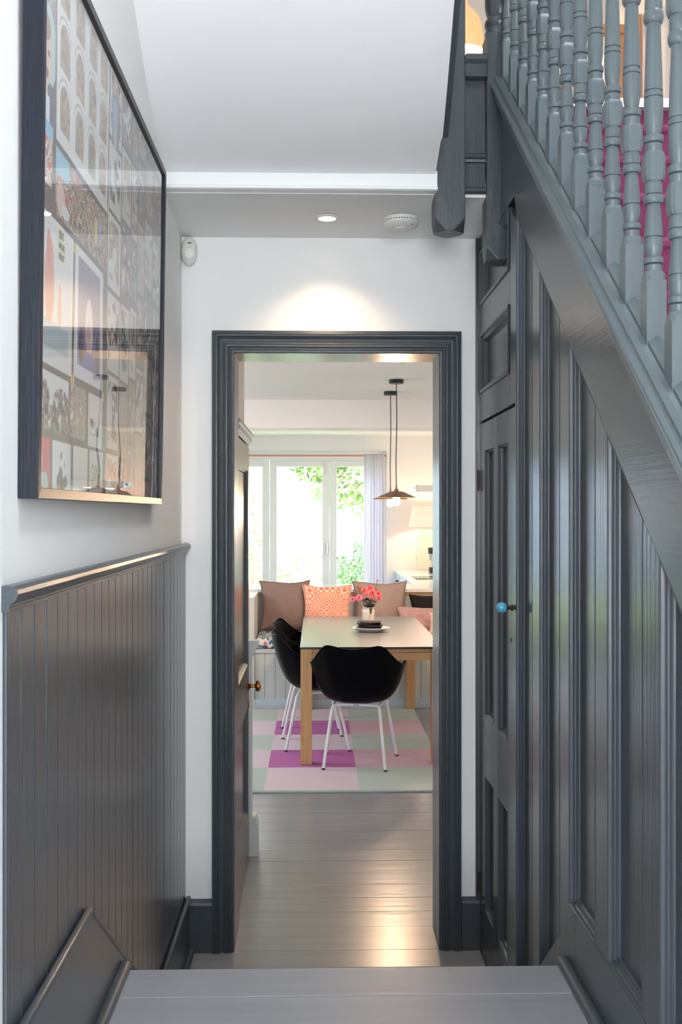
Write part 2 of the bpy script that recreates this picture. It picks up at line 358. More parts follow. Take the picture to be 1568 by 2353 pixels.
# ---- upper flight outer string, beside the soffit
vs = []; fs = []; s2 = [q for q in ss if q[0] < 3.21]
for y, z in s2:
    x = sx(y) + 0.0005; vs += [(x, y, z - 0.004), (x + 0.016, y, z - 0.004), (x + 0.016, y, z + 0.3), (x, y, z + 0.3)]
for i in range(len(s2) - 1):
    a = i * 4; b = a + 4; fs += [(a, a + 1, b + 1, b), (a + 1, a + 2, b + 2, b + 1), (a + 2, a + 3, b + 3, b + 2), (a + 3, a, b, b + 3)]
fs.append((0, 1, 2, 3))
mbs = MB(); mbs.add(vs, fs)

# ================================================================== left wainscot
Y0 = 1.613
for k in range(28):
    y = Y0 + 0.0788 * k
    MB().box(XL + 0.0005, -0.4735 - random.uniform(0, .0008), y + 0.0010, min(y + 0.0778, 3.8185), 0.0, 1.46).build('tongue_board', M['dark_v'], wl, bevel=0.0022, seg=2)
drp = [(XL, 1.484), (-0.474, 1.488), (-0.463, 1.4865), (-0.4565, 1.481), (-0.4545, 1.474), (-0.457, 1.466), (-0.462, 1.461), (-0.4665, 1.4585), (-0.4665, 1.4545), (-0.4685, 1.4535), (-0.4685, 1.447), (-0.4735, 1.4465), (XL, 1.4465)]
lab(MB().prism(drp, 1.606, 3.816, XZ, smooth=False).build('dado_rail', M['dark_h'], wl, bevel=0.0006), 'dark grey moulded dado rail with a cut near end')
XS = -0.458
sk = [(1.613, 0.50), (1.613, 0.778), (2.149, 0.778), (2.60, 0.472), (3.02, 0.188), (3.818, 0.188), (3.818, 0.0), (2.50, 0.0), (2.47, 0.50)]
bl = struct(MB().prism(sk, XL + .001, XS, YZ).build('baseboard_left', M['dark_h'], bevel=0.0012))
bead = [(1.613, 0.783), (2.149, 0.783), (2.60, 0.477), (3.02, 0.193), (3.818, 0.193)]
MB().tube([(XS - 0.006, y, z) for y, z in bead], 0.0095, 10).build('top_bead', M['dark_h'], bl)
MB().tube([(XS + 0.009, 1.0, 0.529), (XS + 0.009, 2.475, 0.529)], 0.0145, 14).build('floor_bead', M['dark_h'], bl)
MB().tube([(XS + 0.006, 2.98, 0.010), (XS + 0.006, 3.795, 0.010)], 0.014, 14).build('floor_bead', M['dark_h'], bl)
# skirting of the doorway wall, either side
for nm, x0, x1 in (('baseboard_back', XS - 0.002, OX0 - 0.078), ('baseboard_right', OX1 + 0.080, 0.597)):
    p = [(YB, 0.0), (YB - 0.022, 0.0), (YB - 0.022, 0.172), (YB - 0.018, 0.180), (YB - 0.012, 0.186), (YB - 0.004, 0.190), (YB, 0.190)]
    struct(MB().prism(p, x0, x1, YZ).build(nm, M['dark'], bevel=0.0008))

# ================================================================== floors
fl = sbox('floor', M['floor'], -2.9, 1.6, 2.45, 12.35, -0.12, -0.024)
y = 2.452; k = 0
while y < 10.2:
    x0, x1 = ((XL + .0, 0.60) if y < 3.80 else (-2.85, 1.55))
    if y < 3.80 and y + 0.15 > 3.81: y1 = 3.815
    else: y1 = y + 0.152
    dz = random.uniform(-0.0014, 0.0)
    MB().box(x0, x1, y + 0.0012, y1 - 0.0012, -0.024, dz).build('floorboard', M['floor'], fl, bevel=0.0009, seg=1)
    if y1 == 3.815:
        MB().box(OX0 - .0, OX1, 3.816, 4.03, -0.024, -0.0006).build('floorboard', M['floor'], fl, bevel=0.0009, seg=1); y = 4.03; continue
    y = y1
# raised hall floor and the two hidden steps down
uf = sbox('floor_hall', M['tread'], XL, XR, -1.9, 2.435, 0.30, 0.492)
y = 2.328; MB().box(XS - .012, 0.5985, y + 0.0008, 2.455, 0.490, 0.522).box(XS - .012, 0.5985, 2.455, 2.472, 0.497, 0.521).build('floorboard', M['tread'], uf, bevel=0.0007, seg=1)
while y > -1.7:
    MB().box(XS - .012, 0.5985, y - 0.1510, y - 0.0004, 0.49, 0.5215 + random.uniform(-.0005, .0003)).build('floorboard', M['tread'], uf, bevel=0.0007, seg=1); y -= 0.152
MB().box(XS, 0.59, 2.436, 2.449, 0.0, 0.49).build('riser', M['tread'], uf)
MB().box(XS, 0.59, 2.449, 2.72, 0.326, 0.348).box(XS, 0.59, 2.68, 2.70, 0.174, 0.326).build('step', M['tread'], uf, bevel=0.004)
MB().box(XS, 0.59, 2.700, 2.97, 0.152, 0.174).box(XS, 0.59, 2.93, 2.95, 0.0, 0.152).build('step', M['tread'], uf, bevel=0.004)

# ================================================================== right: panelled spandrel under the stairs
SL = 0.745
def zl(y): return 0.171 + SL * y
RW = lambda p, q, d: (XR + d, p, q)
wr = struct(MB().prism([(-1.9, -0.1), (3.82, -0.1), (3.82, 3.0), (3.38, 2.98), (-0.2, 0.28), (-1.9, 0.28)], XR + 0.0225, XR + 0.040, YZ).build('wall_right', M['dark_v']))
FAR0, PIT, PW = 3.111, 0.3255, 0.232
def zlow(y): return 0.672 if y < 2.41 else 0.672 - 0.777 * (y - 2.41)
for k in range(9):
    yf = FAR0 - PIT * k; yn = yf - PW
    zb0, zb1 = zlow(yn), zlow(yf)
    if k == 2: zb1 = 0.672
    if k == 0: zb0, zb1 = 0.21, 0.19
    if zl(yn) < 0.75:
        poly = [(yn, zb0), (yf, zb1), (yf, zl(yf))] if zl(yf) > 0.75 else None
        if zl(yn) > zb0 + .02: poly = [(yn, zb0), (yf, zb1), (yf, zl(yf)), (yn, zl(yn))]
    else: poly = [(yn, zb0), (yf, zb1), (yf, zl(yf)), (yn, zl(yn))]
    if poly:
        moulding(poly, RW).build('panel_moulding', M['dark_v'], wr)
        q = offset_poly(poly, 0.017)
        MB().prism(q, XR + 0.0222, XR + 0.0250, YZ).build('panel', M['dark_v'], wr)
    # muntin nearer than this panel
    y1 = yn; y0 = yf - PIT
    if zl(y0) > 0.72:
        MB().prism([(y0 + .0002, zlow(y0) + .0008), (y1 - .0002, zlow(y1) + .0008), (y1 - .0002, zl(y1) - .0008), (y0 + .0002, zl(y0) - .0008)] if k != 1 else
                   [(y0 + .0002, 0.6728), (2.41, 0.6728), (y1 - .0002, zlow(y1) + .0008), (y1 - .0002, zl(y1) - .0008), (y0 + .0002, zl(y0) - .0008)],
                   XR, XR + 0.026, YZ).build('muntin', M['dark_v'], wr, bevel=0.0008)
# stile between the door and the first panel, and up past the over-panels
MB().prism([(3.112, 0.0), (3.130, 0.0), (3.130, 1.93), (3.22, 1.93), (3.22, 2.545), (3.112, 2.47)], XR, XR + 0.026, YZ).build('stile', M['dark_v'], wr, bevel=0.0008)
# upper rail following the stairs (under the string cap), lower plinth string
MB().prism([(-0.3, zl(-0.3)), (3.112, zl(3.112)), (3.14, 2.555), (3.80, 2.555), (3.82, 2.555), (3.82, 3.02), (3.42, 2.98), (-0.3, 0.40 + SL * -0.3)], XR, XR + 0.045, YZ).build('sloping_rail', M['dark_h'], wr, bevel=0.0008)
lower = [(-1.5, 0.45), (-1.5, 0.672), (2.397, 0.672), (2.397, 0.45)]
MB().prism(lower, XR - 0.0015, XR + 0.03, YZ).build('plinth_string', M['dark_h'], wr, bevel=0.0010)
MB().prism([(2.399, 0.0), (2.399, 0.672), (2.41, 0.672), (3.03, 0.19), (3.1, 0.19), (3.1, 0.0)], XR - 0.0015, XR + 0.03, YZ).build('plinth_string', M['dark_h'], wr, bevel=0.0010)
MB().tube([(XR - 0.011, 0.8, 0.529), (XR - 0.011, 2.475, 0.529)], 0.0155, 14).build('floor_bead', M['dark_h'], wr)
# over-panels between the door and the landing
MB().box(XR, XR + 0.026, 3.222, 3.80, 1.928, 2.030).build('rail', M['dark_h'], wr, bevel=0.0008)
MB().box(XR, XR + 0.026, 3.222, 3.80, 2.245, 2.350).build('rail', M['dark_h'], wr, bevel=0.0008)
MB().box(XR, XR + 0.026, 3.785, 3.80, 2.030, 2.245).box(XR, XR + 0.026, 3.785, 3.80, 2.350, 2.56).build('stile', M['dark_v'], wr)
BIG = [(0, -0.002), (0.004, -0.006), (0.010, -0.005), (0.014, 0.003), (0.019, 0.006), (0.024, 0.008), (0.027, 0.014), (0.032, 0.022)]
for z0, z1 in ((2.030, 2.245), (2.350, 2.545)):
    poly = [(3.223, z0), (3.785, z0), (3.785, z1), (3.223, z1)]
    moulding(poly, RW, BIG).build('panel_moulding', M['dark'], wr)
    MB().prism(offset_poly(poly, 0.028), XR + 0.0222, XR + 0.0250, YZ).build('panel', M['dark_v'], wr)
# frame post at the far corner
MB().box(0.585, 0.64, 3.802, 3.819, 0.0, 2.60).build('door_post', M['dark_v'], wr, bevel=0.001)

# ---- cupboard door under the stairs
d2 = bpy.data.objects.new('door_2', None); C.objects.link(d2); d2.location = (XR, 3.80, 0); struct(d2, 'narrow four-panelled cupboard door under the stairs')
DY0, DY1, DZ = 3.133, 3.797, 1.918
cols = [(3.257, 3.430), (3.520, 3.697)]; rows = [(0.185, 0.665), (0.880, 1.820)]
def dbox(y0, y1, z0, z1, nm='stile', m='dark_v'): return MB().box(XR + 0.001, XR + 0.028, y0, y1, z0, z1).build(nm, M[m], d2, bevel=0.0007)
dbox(DY0, 3.257, 0.012, DZ); dbox(3.430, 3.520, 0.012, DZ, 'muntin'); dbox(3.697, DY1, 0.012, DZ)
for a, b in cols:
    dbox(a, b, 0.012, 0.185, 'rail', 'dark_h'); dbox(a, b, 0.665, 0.880, 'rail', 'dark_h'); dbox(a, b, 1.820, DZ, 'rail', 'dark_h')
    for z0, z1 in rows:
        poly = [(a, z0), (b, z0), (b, z1), (a, z1)]
        p2 = [(0, 0.001), (0.002, 0.0), (0.005, 0.005), (0.009, 0.009), (0.011, 0.015), (0.016, 0.018)]
        moulding(poly, RW, p2).build('panel_moulding', M['dark_v'], d2)
        MB().prism(offset_poly(poly, 0.014), XR + 0.018, XR + 0.022, YZ).build('panel', M['dark_v'], d2)
kb = MB().lathe([(0.0, -0.0475), (0.006, -0.047), (0.0125, -0.0435), (0.0162, -0.037), (0.0168, -0.030), (0.0150, -0.023), (0.011, -0.018), (0.007, -0.0165)], XR, 3.178, 20, z0=1.308, axis='x')
kn = lab(kb.build('knob', M['blue_knob'], d2), 'bright blue glazed ball knob')
lab(MB().lathe([(0.0072, -0.0175), (0.0076, -0.013), (0.0060, -0.009), (0.0058, -0.006), (0.0095, -0.003), (0.0105, 0.001)], XR, 3.178, 16, z0=1.308, axis='x').build('knob_neck', M['iron'], d2), 'bronze neck of the blue knob')
MB().lathe([(0.0065, -0.001), (0.0065, 0.0015), (0.0035, 0.0015), (0.0030, -0.0002)], XR, 3.205, 14, z0=1.206, axis='x').build('keyhole', M['iron'], d2)
for z0, z1 in ((1.677, 1.753), (0.212, 0.286)):
    MB().lathe([(0.0065, 0), (0.0065, z1 - z0)], XR - 0.003, 3.801, 10, z0=z0).box(XR - 0.002, XR + 0.002, 3.790, 3.812, z0, z1).build('hinge', M['iron'], d2)

# ================================================================== staircase
st = thing('staircase', 'dark grey painted staircase with turned balusters and a magenta carpet', 'staircase', (0.62, 1.0, 0))
cap = [(0.600, 0.400), (0.600, 0.424), (0.579, 0.424), (0.578, 0.4605), (0.5715, 0.4625), (0.5675, 0.4665), (0.5665, 0.4715), (0.5685, 0.4765), (0.5725, 0.479), (0.5765, 0.4815), (0.5795, 0.486),
       (0.5805, 0.491), (0.5805, 0.4945), (0.5825, 0.4965), (0.5850, 0.4985), (0.590, 0.5025), (0.600, 0.504), (0.640, 0.504), (0.655, 0.4985), (0.666, 0.475), (0.666, 0.424), (0.640, 0.424), (0.640, 0.36), (0.6455, 0.36)]
cap = cap[:22] + [(0.645, 0.424), (0.645, 0.400)]
mb = MB(); n = len(cap); ys = (0.2, 3.381)
mb.add([(x, y, h + SL * y) for y in ys for x, h in cap], [(i, (i + 1) % n, (i + 1) % n + n, i + n) for i in range(n)] + [tuple(range(n))[::-1], tuple(range(n, 2 * n))])
lab(mb.build('string_cap', M['baluster'], st), 'moulded grey capping along the closed string')
# balusters
PR = [(.0148, .1345), (.0155, .136), (.0155, .147), (.0130, .1485), (.0172, .1505), (.0181, .1555), (.0172, .1605), (.0126, .1625), (.0136, .166), (.0163, .176), (.0168, .186), (.0165, .1960),
      (.0142, .1965), (.0142, .1985), (.0165, .1990), (.0158, .215), (.0142, .235), (.0128, .250), (.0115, .2590), (.0158, .2600), (.0181, .2650), (.0181, .2700), (.0165, .2745), (.0135, .2755), (.0158, .2775), (.0158, .2930), (.0150, .3000)]
PR2 = [(.0150, .3530), (.0158, .3550), (.0158, .3680), (.0130, .3695), (.0172, .3715), (.0182, .3770), (.0172, .3835), (.0126, .3855), (.0138, .391), (.0160, .404), (.0169, .420), (.0171, .4400), (.0170, .4510),
       (.0148, .4515), (.0148, .4535), (.0170, .4540), (.0168, .4630), (.0146, .4635), (.0146, .4655), (.0166, .4660), (.0160, .490), (.0146, .530), (.0132, .570), (.0125, .5880), (.0160, .5905), (.0182, .5960), (.0182, .6050), (.0165, .6110), (.0150, .6130), (.0158, .616), (.0158, .634), (.0150, .640)]
def sq_block(mb, x, y, z0, z1, h=.018, ch0=0.0, ch1=.012):
    """square block whose ends are rounded back to the turning"""
    a = math.pi / 4; rows = []
    if ch0: rows += [(h * .86, z0, .3), (h * .97, z0 + ch0 * .45, .12), (h, z0 + ch0, 0.0)]
    else: rows += [(h, z0, 0.0)]
    rows += [(h, z1 - ch1, 0.0), (h * .97, z1 - ch1 * .45, .12), (h * .86, z1, .3)]
    n = 16; vs = []
    for hh, z, rnd in rows:
        for k in range(n):
            t = 2 * math.pi * (k + .5) / n; c, s_ = math.cos(t), math.sin(t)
            m_ = max(abs(c), abs(s_)); rs = hh / m_; r = rs * (1 - rnd) + h * .90 * rnd
            r = min(r, h * (1.30 if rnd == 0 else 1.30 - rnd))
            vs.append((x + r * c, y + r * s_, z))
    o = len(mb.v); mb.add(vs, [(j * n + k, j * n + (k + 1) % n, (j + 1) * n + (k + 1) % n, (j + 1) * n + k) for j in range(len(rows) - 1) for k in range(n)])
    mb.f.append([o + k for k in reversed(range(n))]); mb.sm.append(False); mb.mi.append(0)
    mb.f.append([o + (len(rows) - 1) * n + k for k in range(n)]); mb.sm.append(False); mb.mi.append(0)
def baluster_mesh():
    mb = MB(); mb.box(-.018, .018, -.018, .018, -0.03, 0.118); sq_block(mb, 0, 0, 0.1175, 0.135, ch1=.010)
    mb.lathe(PR, 0, 0, 20); sq_block(mb, 0, 0, .2995, .3535, ch0=.012, ch1=.012); mb.lathe(PR2, 0, 0, 20); sq_block(mb, 0, 0, .6395, .85, ch0=.012, ch1=.001)
    return mb
b0 = None
for k in range(-6, 13):
    y = 1.746 + .1323 * k + .018; z = 0.504 + SL * (y - .018)
    if b0 is None: b0 = baluster_mesh().build('baluster', M['baluster'], None); o = b0
    else: o = b0.copy(); C.objects.link(o)
    o.parent = st; o.matrix_parent_inverse = st.matrix_basis.inverted(); o.location = (0.618, y, z); o.rotation_euler = (0, 0, random.uniform(-.05, .05))
    # ridged filler between this baluster and the next one nearer
    y1 = y - .018; y0 = y1 - .1323 + .036
    ft = [(0.6025, .001), (0.6025, .006), (0.618, .0165), (0.634, .006), (0.634, .001)]; nf = len(ft)
    m2 = MB(); m2.add([(xx, yy, 0.504 + hh + SL * yy) for yy in (y0, y1) for xx, hh in ft], [(i, (i + 1) % nf, (i + 1) % nf + nf, i + nf) for i in range(nf)])
    m2.build('string_filler', M['baluster'], st)
# handrail far above (its underside carries the balusters)
mb = MB(); hp = [(0.59, 1.345), (0.585, 1.37), (0.592, 1.40), (0.618, 1.41), (0.644, 1.40), (0.651, 1.37), (0.646, 1.345)]; n = len(hp)
mb.add([(x, y, h + SL * y) for y in (0.85, 3.40) for x, h in hp], [(i, (i + 1) % n, (i + 1) % n + n, i + n) for i in range(n)] + [tuple(range(n))[::-1], tuple(range(n, 2 * n))])
mb.build('handrail', M['baluster'], st)
# newel posts hanging below the landing
def newel(x0, y0, zt, zb, name, label, turned=None, w=.099):
    h = w / 2; cx, cy = x0 + h, y0 + h
    top = [(cx - h, cy - h), (cx + h, cy - h), (cx + h, cy + h), (cx - h, cy + h)]
    c = .24 * w
    bot = [(cx - c / 2, cy - h), (cx + c / 2, cy - h), (cx + h, cy - c / 2), (cx + h, cy + c / 2), (cx + c / 2, cy + h), (cx - c / 2, cy + h), (cx - h, cy + c / 2), (cx - h, cy - c / 2)]
    zz = zb + .042
    vs = [(p[0], p[1], zt) for p in top] + [(p[0], p[1], zz) for p in top] + [(p[0], p[1], zb) for p in bot]
    fs = [(0, 1, 2, 3)] + [(i, (i + 1) % 4, 4 + (i + 1) % 4, 4 + i) for i in range(4)]
    fs += [(4, 5, 9, 8), (5, 6, 11, 10), (6, 7, 13, 12), (7, 4, 15, 14), (5, 10, 9), (6, 12, 11), (7, 14, 13), (4, 8, 15), (8, 9, 10, 11, 12, 13, 14, 15)]
    mb = MB(); mb.add(vs, fs)
    o = mb.build(name, M['dark_rough'], st, bevel=0.0025); lab(o, label); return cx, cy
newel(0.3867, 3.38, 5.2, 2.515, 'newel_post', 'hanging square newel with a faceted pointed end')
cx, cy = newel(0.5567, 3.38, 3.16, 2.42, 'newel_post', 'newel beside the landing with a turned vase above')
npf = [(.047, 3.155), (.0495, 3.175), (.043, 3.188), (.0495, 3.198), (.0500, 3.210), (.043, 3.222), (.040, 3.228), (.046, 3.245), (.0495, 3.272), (.0485, 3.300), (.042, 3.330), (.037, 3.352), (.037, 3.375),
       (.047, 3.385), (.0505, 3.398), (.047, 3.412), (.040, 3.42), (.040, 3.46)]
MB().lathe(npf, cx, cy, 24).box(cx - .0495, cx + .0495, cy - .0495, cy + .0495, 3.46, 4.4).build('turned_newel_top', M['dark'], st)
# landing apron between the newels
ap = MB(); AX0, AX1 = 0.486, 0.556
lab(MB().prism([(3.372, 3.086), (3.366, 3.079), (3.366, 3.066), (3.372, 3.060), (3.378, 3.054), (3.378, 3.022), (3.372, 3.018), (3.372, 3.012), (3.60, 3.012), (3.60, 3.086)], AX0, AX1, YZ).build('landing_nosing', M['dark_h'], st, bevel=.001), 'moulded landing nosing between the newels')
MB().box(AX0, AX1, 3.405, 3.43, 2.77, 3.012).build('apron_board', M['dark_rough'], st, bevel=.002)
MB().prism([(3.430, 2.772), (3.398, 2.772), (3.393, 2.765), (3.393, 2.757), (3.400, 2.752), (3.402, 2.744), (3.43, 2.744)], AX0, AX1, YZ).build('apron_bead', M['dark_h'], st)
MB().box(AX0, AX1, 3.410, 3.43, 2.662, 2.744).build('apron_board', M['dark_rough'], st, bevel=.002)
MB().prism([(3.44, 2.662), (3.400, 2.662), (3.394, 2.655), (3.394, 2.646), (3.402, 2.640), (3.44, 2.640)], AX0, AX1, YZ).build('apron_bead', M['dark_h'], st)
lab(mbs.build('upper_string', M['dark'], st), 'dark outer string of the upper flight along the soffit')
# carpeted steps of the main flight
for k in range(-5, 4):
    yk = 2.30 + .225 * k; zk = 2.213 + .1676 * k
    if zk < 0.65: continue
    pr = [(yk, zk - .012), (yk + .006, zk - .002), (yk + .016, zk), (yk + .245, zk), (yk + .245, zk - .03), (yk + .02, zk - .03), (yk + .02, zk - .168), (yk + .008, zk - .168), (yk + .008, zk - .028), (yk, zk - .022)]
    MB().prism(pr, 0.666, 1.44, YZ).build('carpeted_step', M['magenta'], st, bevel=.003)
k = 4; yk = 3.2; zk = 2.845
MB().box(0.666, 1.44, yk + .016, yk + .03, 2.716, zk).build('carpeted_step', M['magenta'], st)
# upper landing
sbox('floor_landing', M['gloss_white'], 0.66, 1.62, 3.19, 6.2, 2.846, 2.874)
sbox('floor_landing_left', M['wall'], -0.7, 0.655, 3.60, 6.2, 3.02, 3.07)
sbox('wall_stair_right', M['wall'], 1.44, 1.6, -2.0, 6.3, 0.0, 5.6)
sbox('wall_landing_back', M['tan_wall'], -0.8, 1.6, 6.2, 6.3, 2.8, 5.6)
sbox('wall_landing_left', M['tan_wall'], -0.8, -0.6, 3.84, 6.3, 3.03, 5.6)
# pine banister on the far side of the landing
pb = thing('pine_banister', 'orange pine banister glimpsed between the balusters', 'banister', (1.2, 4.6, 2.874))
MB().box(1.10, 1.415, 4.58, 4.625, 3.715, 3.755).build('top_rail', M['pine'], pb, bevel=.004)
MB().box(1.10, 1.415, 4.585, 4.62, 3.10, 3.14).build('bottom_rail', M['pine'], pb, bevel=.004)
for x in (1.105, 1.165, 1.225, 1.285, 1.345, 1.40):
    MB().box(x, x + .018, 4.592, 4.612, 3.13, 3.72).build('slat', M['pine'], pb)
for x in (1.08, 1.415): MB().box(x, x + .024, 4.58, 4.625, 2.874, 3.80).build('post', M['pine'], pb, bevel=.003)
# woven bell pendant above the landing
LX, LY, LZ = (0.02415 + (1069 - 784) / 2400) * 5.2, 5.2, 1.6 + .4412 * 5.2
ul = thing('landing_pendant', 'bell-shaped woven pendant lamp glowing above the landing', 'lamp', (LX, LY, LZ))
sh = [(.097, 0), (.0965, .03), (.094, .075), (.088, .12), (.074, .168), (.052, .20), (.030, .222), (.018, .24), (.013, .262), (.011, .29)]
MB().lathe(sh, LX, LY, 32, z0=LZ).build('lamp_shade', M['rattan'], ul)
MB().tube([(LX, LY, LZ + .28), (LX, LY, 5.6)], .003, 6).build('cord', M['blackmat'], ul)
MB().lathe([(0, .02), (.018, .027), (.03, .05), (.026, .075), (.012, .10), (.012, .13)], LX, LY, 16, z0=LZ).build('light_bulb', M['bulb'], ul)
# remove the bottom cap of the shade so that the lamp is open below
me = bpy.data.objects['lamp_shade'].data; bm = bmesh.new(); bm.from_mesh(me)
bmesh.ops.delete(bm, geom=[f for f in bm.faces if len(f.verts) > 4], context='FACES'); bm.to_mesh(me); bm.free()
add_light('landing_lamp', 'POINT', (LX, LY, LZ + 0.0), 24, WARM, .03)

# ================================================================== ceiling fittings
SPX, SPY, SPZ = 0.0390, 3.61, zc(3.61)
cl = thing('ceiling_downlight', 'lit round downlight set in the ceiling before the doorway', 'ceiling light', (SPX, SPY, SPZ))
MB().lathe([(.043, .001), (.043, -.002), (.040, -.0045), (.031, -.004), (.029, .0), (.028, .01)], SPX, SPY, 32, z0=SPZ).build('trim_ring', M['plastic'], cl)
MB().lathe([(.0, -.0025), (.029, -.0020), (.029, .0)], SPX, SPY, 32, z0=SPZ).build('lamp_lens', M['spot_lens'], cl)
add_light('downlight', 'SPOT', (SPX, SPY, SPZ - .012), 20, (1.0, .70, .44), .03, spot=R(112), blend=1.0)
SX, SY = 0.296, 3.615; SZ = zc(SY)
sa = thing('smoke_alarm', 'round white smoke alarm on the ceiling beside the downlight', 'smoke alarm', (SX, SY, SZ))
MB().lathe([(.060, .001), (.061, -.008), (.060, -.010)], SX, SY, 40, z0=SZ).build('base', M['plastic'], sa)
MB().lathe([(.052, -.008), (.052, -.014)], SX, SY, 40, z0=SZ).build('grille_back', M['iron'], sa)
mb = MB()
for k in range(40):
    a = 2 * math.pi * k / 40; c, s_ = math.cos(a), math.sin(a); c2, s2 = math.cos(a + .08), math.sin(a + .08)
    mb.add([(SX + .060 * c, SY + .060 * s_, SZ - .009), (SX + .060 * c2, SY + .060 * s2, SZ - .009), (SX + .060 * c2, SY + .060 * s2, SZ - .0145), (SX + .060 * c, SY + .060 * s_, SZ - .0145)], [(0, 1, 2, 3)])
o = mb.build('vent_fins', M['plastic'], sa, solid=.001, fix=False); o['kind'] = 'stuff'
MB().lathe([(.060, -.0135), (.0605, -.020), (.055, -.028), (.040, -.033), (.0, -.035)], SX, SY, 40, z0=SZ).build('cover', M['plastic'], sa)
MB().lathe([(.0215, -.033), (.0215, -.0362), (.0195, -.0368), (.0, -.0368)], SX, SY - .006, 28, z0=SZ).build('test_button', M['lens'], sa)
MB().box(SX + .030, SX + .038, SY - .040, SY - .036, SZ - .0300, SZ - .0285).build('indicator', M['blackmat'], sa)
# motion sensor high in the left corner
ms = thing('motion_sensor', 'off-white oval motion sensor high in the corner', 'motion sensor', (-0.458, 3.79, 2.544))
def ell(cx, cy, cz, rx, ry, rz, nu=24, nv=14):
    return MB().grid(lambda u, v: (cx + rx * math.cos(2 * math.pi * u) * math.sin(math.pi * v), cy + ry * math.sin(2 * math.pi * u) * math.sin(math.pi * v), cz + rz * math.cos(math.pi * v)), nu, nv)
ell(-0.458, 3.792, 2.544, .0295, .027, .052).build('body', M['plastic'], ms)
ell(-0.455, 3.768, 2.530, .020, .010, .022).build('sensor_lens', M['lens'], ms)
MB().box(-.460, -.448, 3.763, 3.770, 2.566, 2.569).build('indicator', M['blackmat'], ms)

# ================================================================== KITCHEN: shell
CK = 2.5
ck = MB().box(-2.9, 1.6, 4.03, 8.39, CK, 2.75).box(-2.9, 1.6, 8.39, 8.72, 2.276, 2.75).box(-2.9, 1.6, 8.72, 12.5, CK, 2.75)
struct(ck.build('ceiling_kitchen', M['ceil']), 'white kitchen ceiling with a downstand beam')
# near part of the left wall stops at Y 4.87; the room is wider beyond
struct(MB().box(-0.62, -0.333, 4.03, 4.87, 0, CK).build('wall_kitchen_left', M['tan_wall']))
struct(MB().box(-2.9, -0.62, 4.82, 4.87, 0, CK).build('wall_kitchen_near', M['wall']))
struct(MB().box(-2.9, -2.8, 4.87, 12.4, 0, CK).build('wall_kitchen_side', M['wall']))
sbox('wall_kitchen_right', M['wall'], 1.55, 1.68, 4.03, 12.4, 0, CK)
# far wall with the garden-door opening
WX0, WX1, WZ = -2.72, 0.835, 2.32; YF = 12.30
struct(MB().box(-2.9, WX0, YF, 12.55, 0, CK).box(WX1, 1.68, YF, 12.55, 0, CK).box(WX0, WX1, YF, 12.55, WZ, CK).build('wall_far', M['wall']))
# low panelled stub with its cap and skirting at the end of the near left wall
hw = struct(MB().box(-0.62, -0.298, 4.872, 4.93, 0.0, 0.925).build('wall_stub', M['grey_white']), 'low pale grey panelled return')
capp = [(-0.62, .925), (-0.291, .925), (-.289, .940), (-.283, .948), (-.279, .962), (-.270, .972), (-.268, .982), (-.268, 1.0), (-.62, 1.0)]
MB().prism(capp, 4.862, 4.945, XZ).build('cap', M['grey_white'], hw, bevel=.0008)
skp = [(-.62, 0), (-.2685, 0), (-.2685, .135), (-.2715, .150), (-.2755, .158), (-.2765, .170), (-.281, .180), (-.293, .182), (-.62, .182)]
MB().prism(skp, 4.858, 4.950, XZ).build('skirting', M['grey_white'], hw, bevel=.0008)
# cupboard door against the near left wall
d3 = bpy.data.objects.new('door_3', None); C.objects.link(d3); d3.location = (-.32, 4.4, 0); struct(d3, 'dark grey panelled door folded back along the kitchen wall')
KX = -0.3095
LW = lambda p, q, d: (KX - d, p, q)
def kbox(y0, y1, z0, z1, nm='stile', m='dark_v', x=KX): return MB().box(-0.3315, x, y0, y1, z0, z1).build(nm, M[m], d3, bevel=.0008)
kbox(4.055, 4.16, .012, 1.90); kbox(4.745, 4.852, .012, 1.90)
for z0, z1 in ((.012, .23), (.715, .905), (1.79, 1.90)): kbox(4.16, 4.745, z0, z1, 'rail', 'dark_h')
kp = [(0, 0), (.004, -.002), (.008, .004), (.014, .008), (.018, .014)]
for z0, z1 in ((.23, .715), (.905, 1.79)):
    poly = [(4.16, z0), (4.745, z0), (4.745, z1), (4.16, z1)]
    moulding(poly, LW, kp).build('panel_moulding', M['dark'], d3)
    MB().prism(offset_poly(poly, .017), -.3315, KX - .014, YZ).build('panel', M['dark_v'], d3)
hd = [(-.333, 1.905), (-.306, 1.905), (-.304, 1.915), (-.297, 1.922), (-.296, 1.935), (-.300, 1.938), (-.300, 1.945), (-.292, 1.950), (-.292, 1.962), (-.333, 1.962)]
MB().prism(hd, 4.05, 4.866, XZ).build('door_head', M['dark_h'], d3, bevel=.0005)
kz, ky = .802, 4.800
lab(MB().lathe([(.0215, 0), (.0225, .004), (.014, .008), (.0085, .014), (.0075, .030), (.0105, .034), (.022, .037), (.0265, .043), (.0255, .050), (.019, .056), (.0, .060)], KX - .001, ky, 24, z0=kz, axis='x').build('knob', M['brass'], d3), 'aged brass round door knob')
MB().box(KX, KX + .004, ky - .018, ky + .018, .70, .735).build('keyhole_cover', M['brass'], d3, bevel=.001)

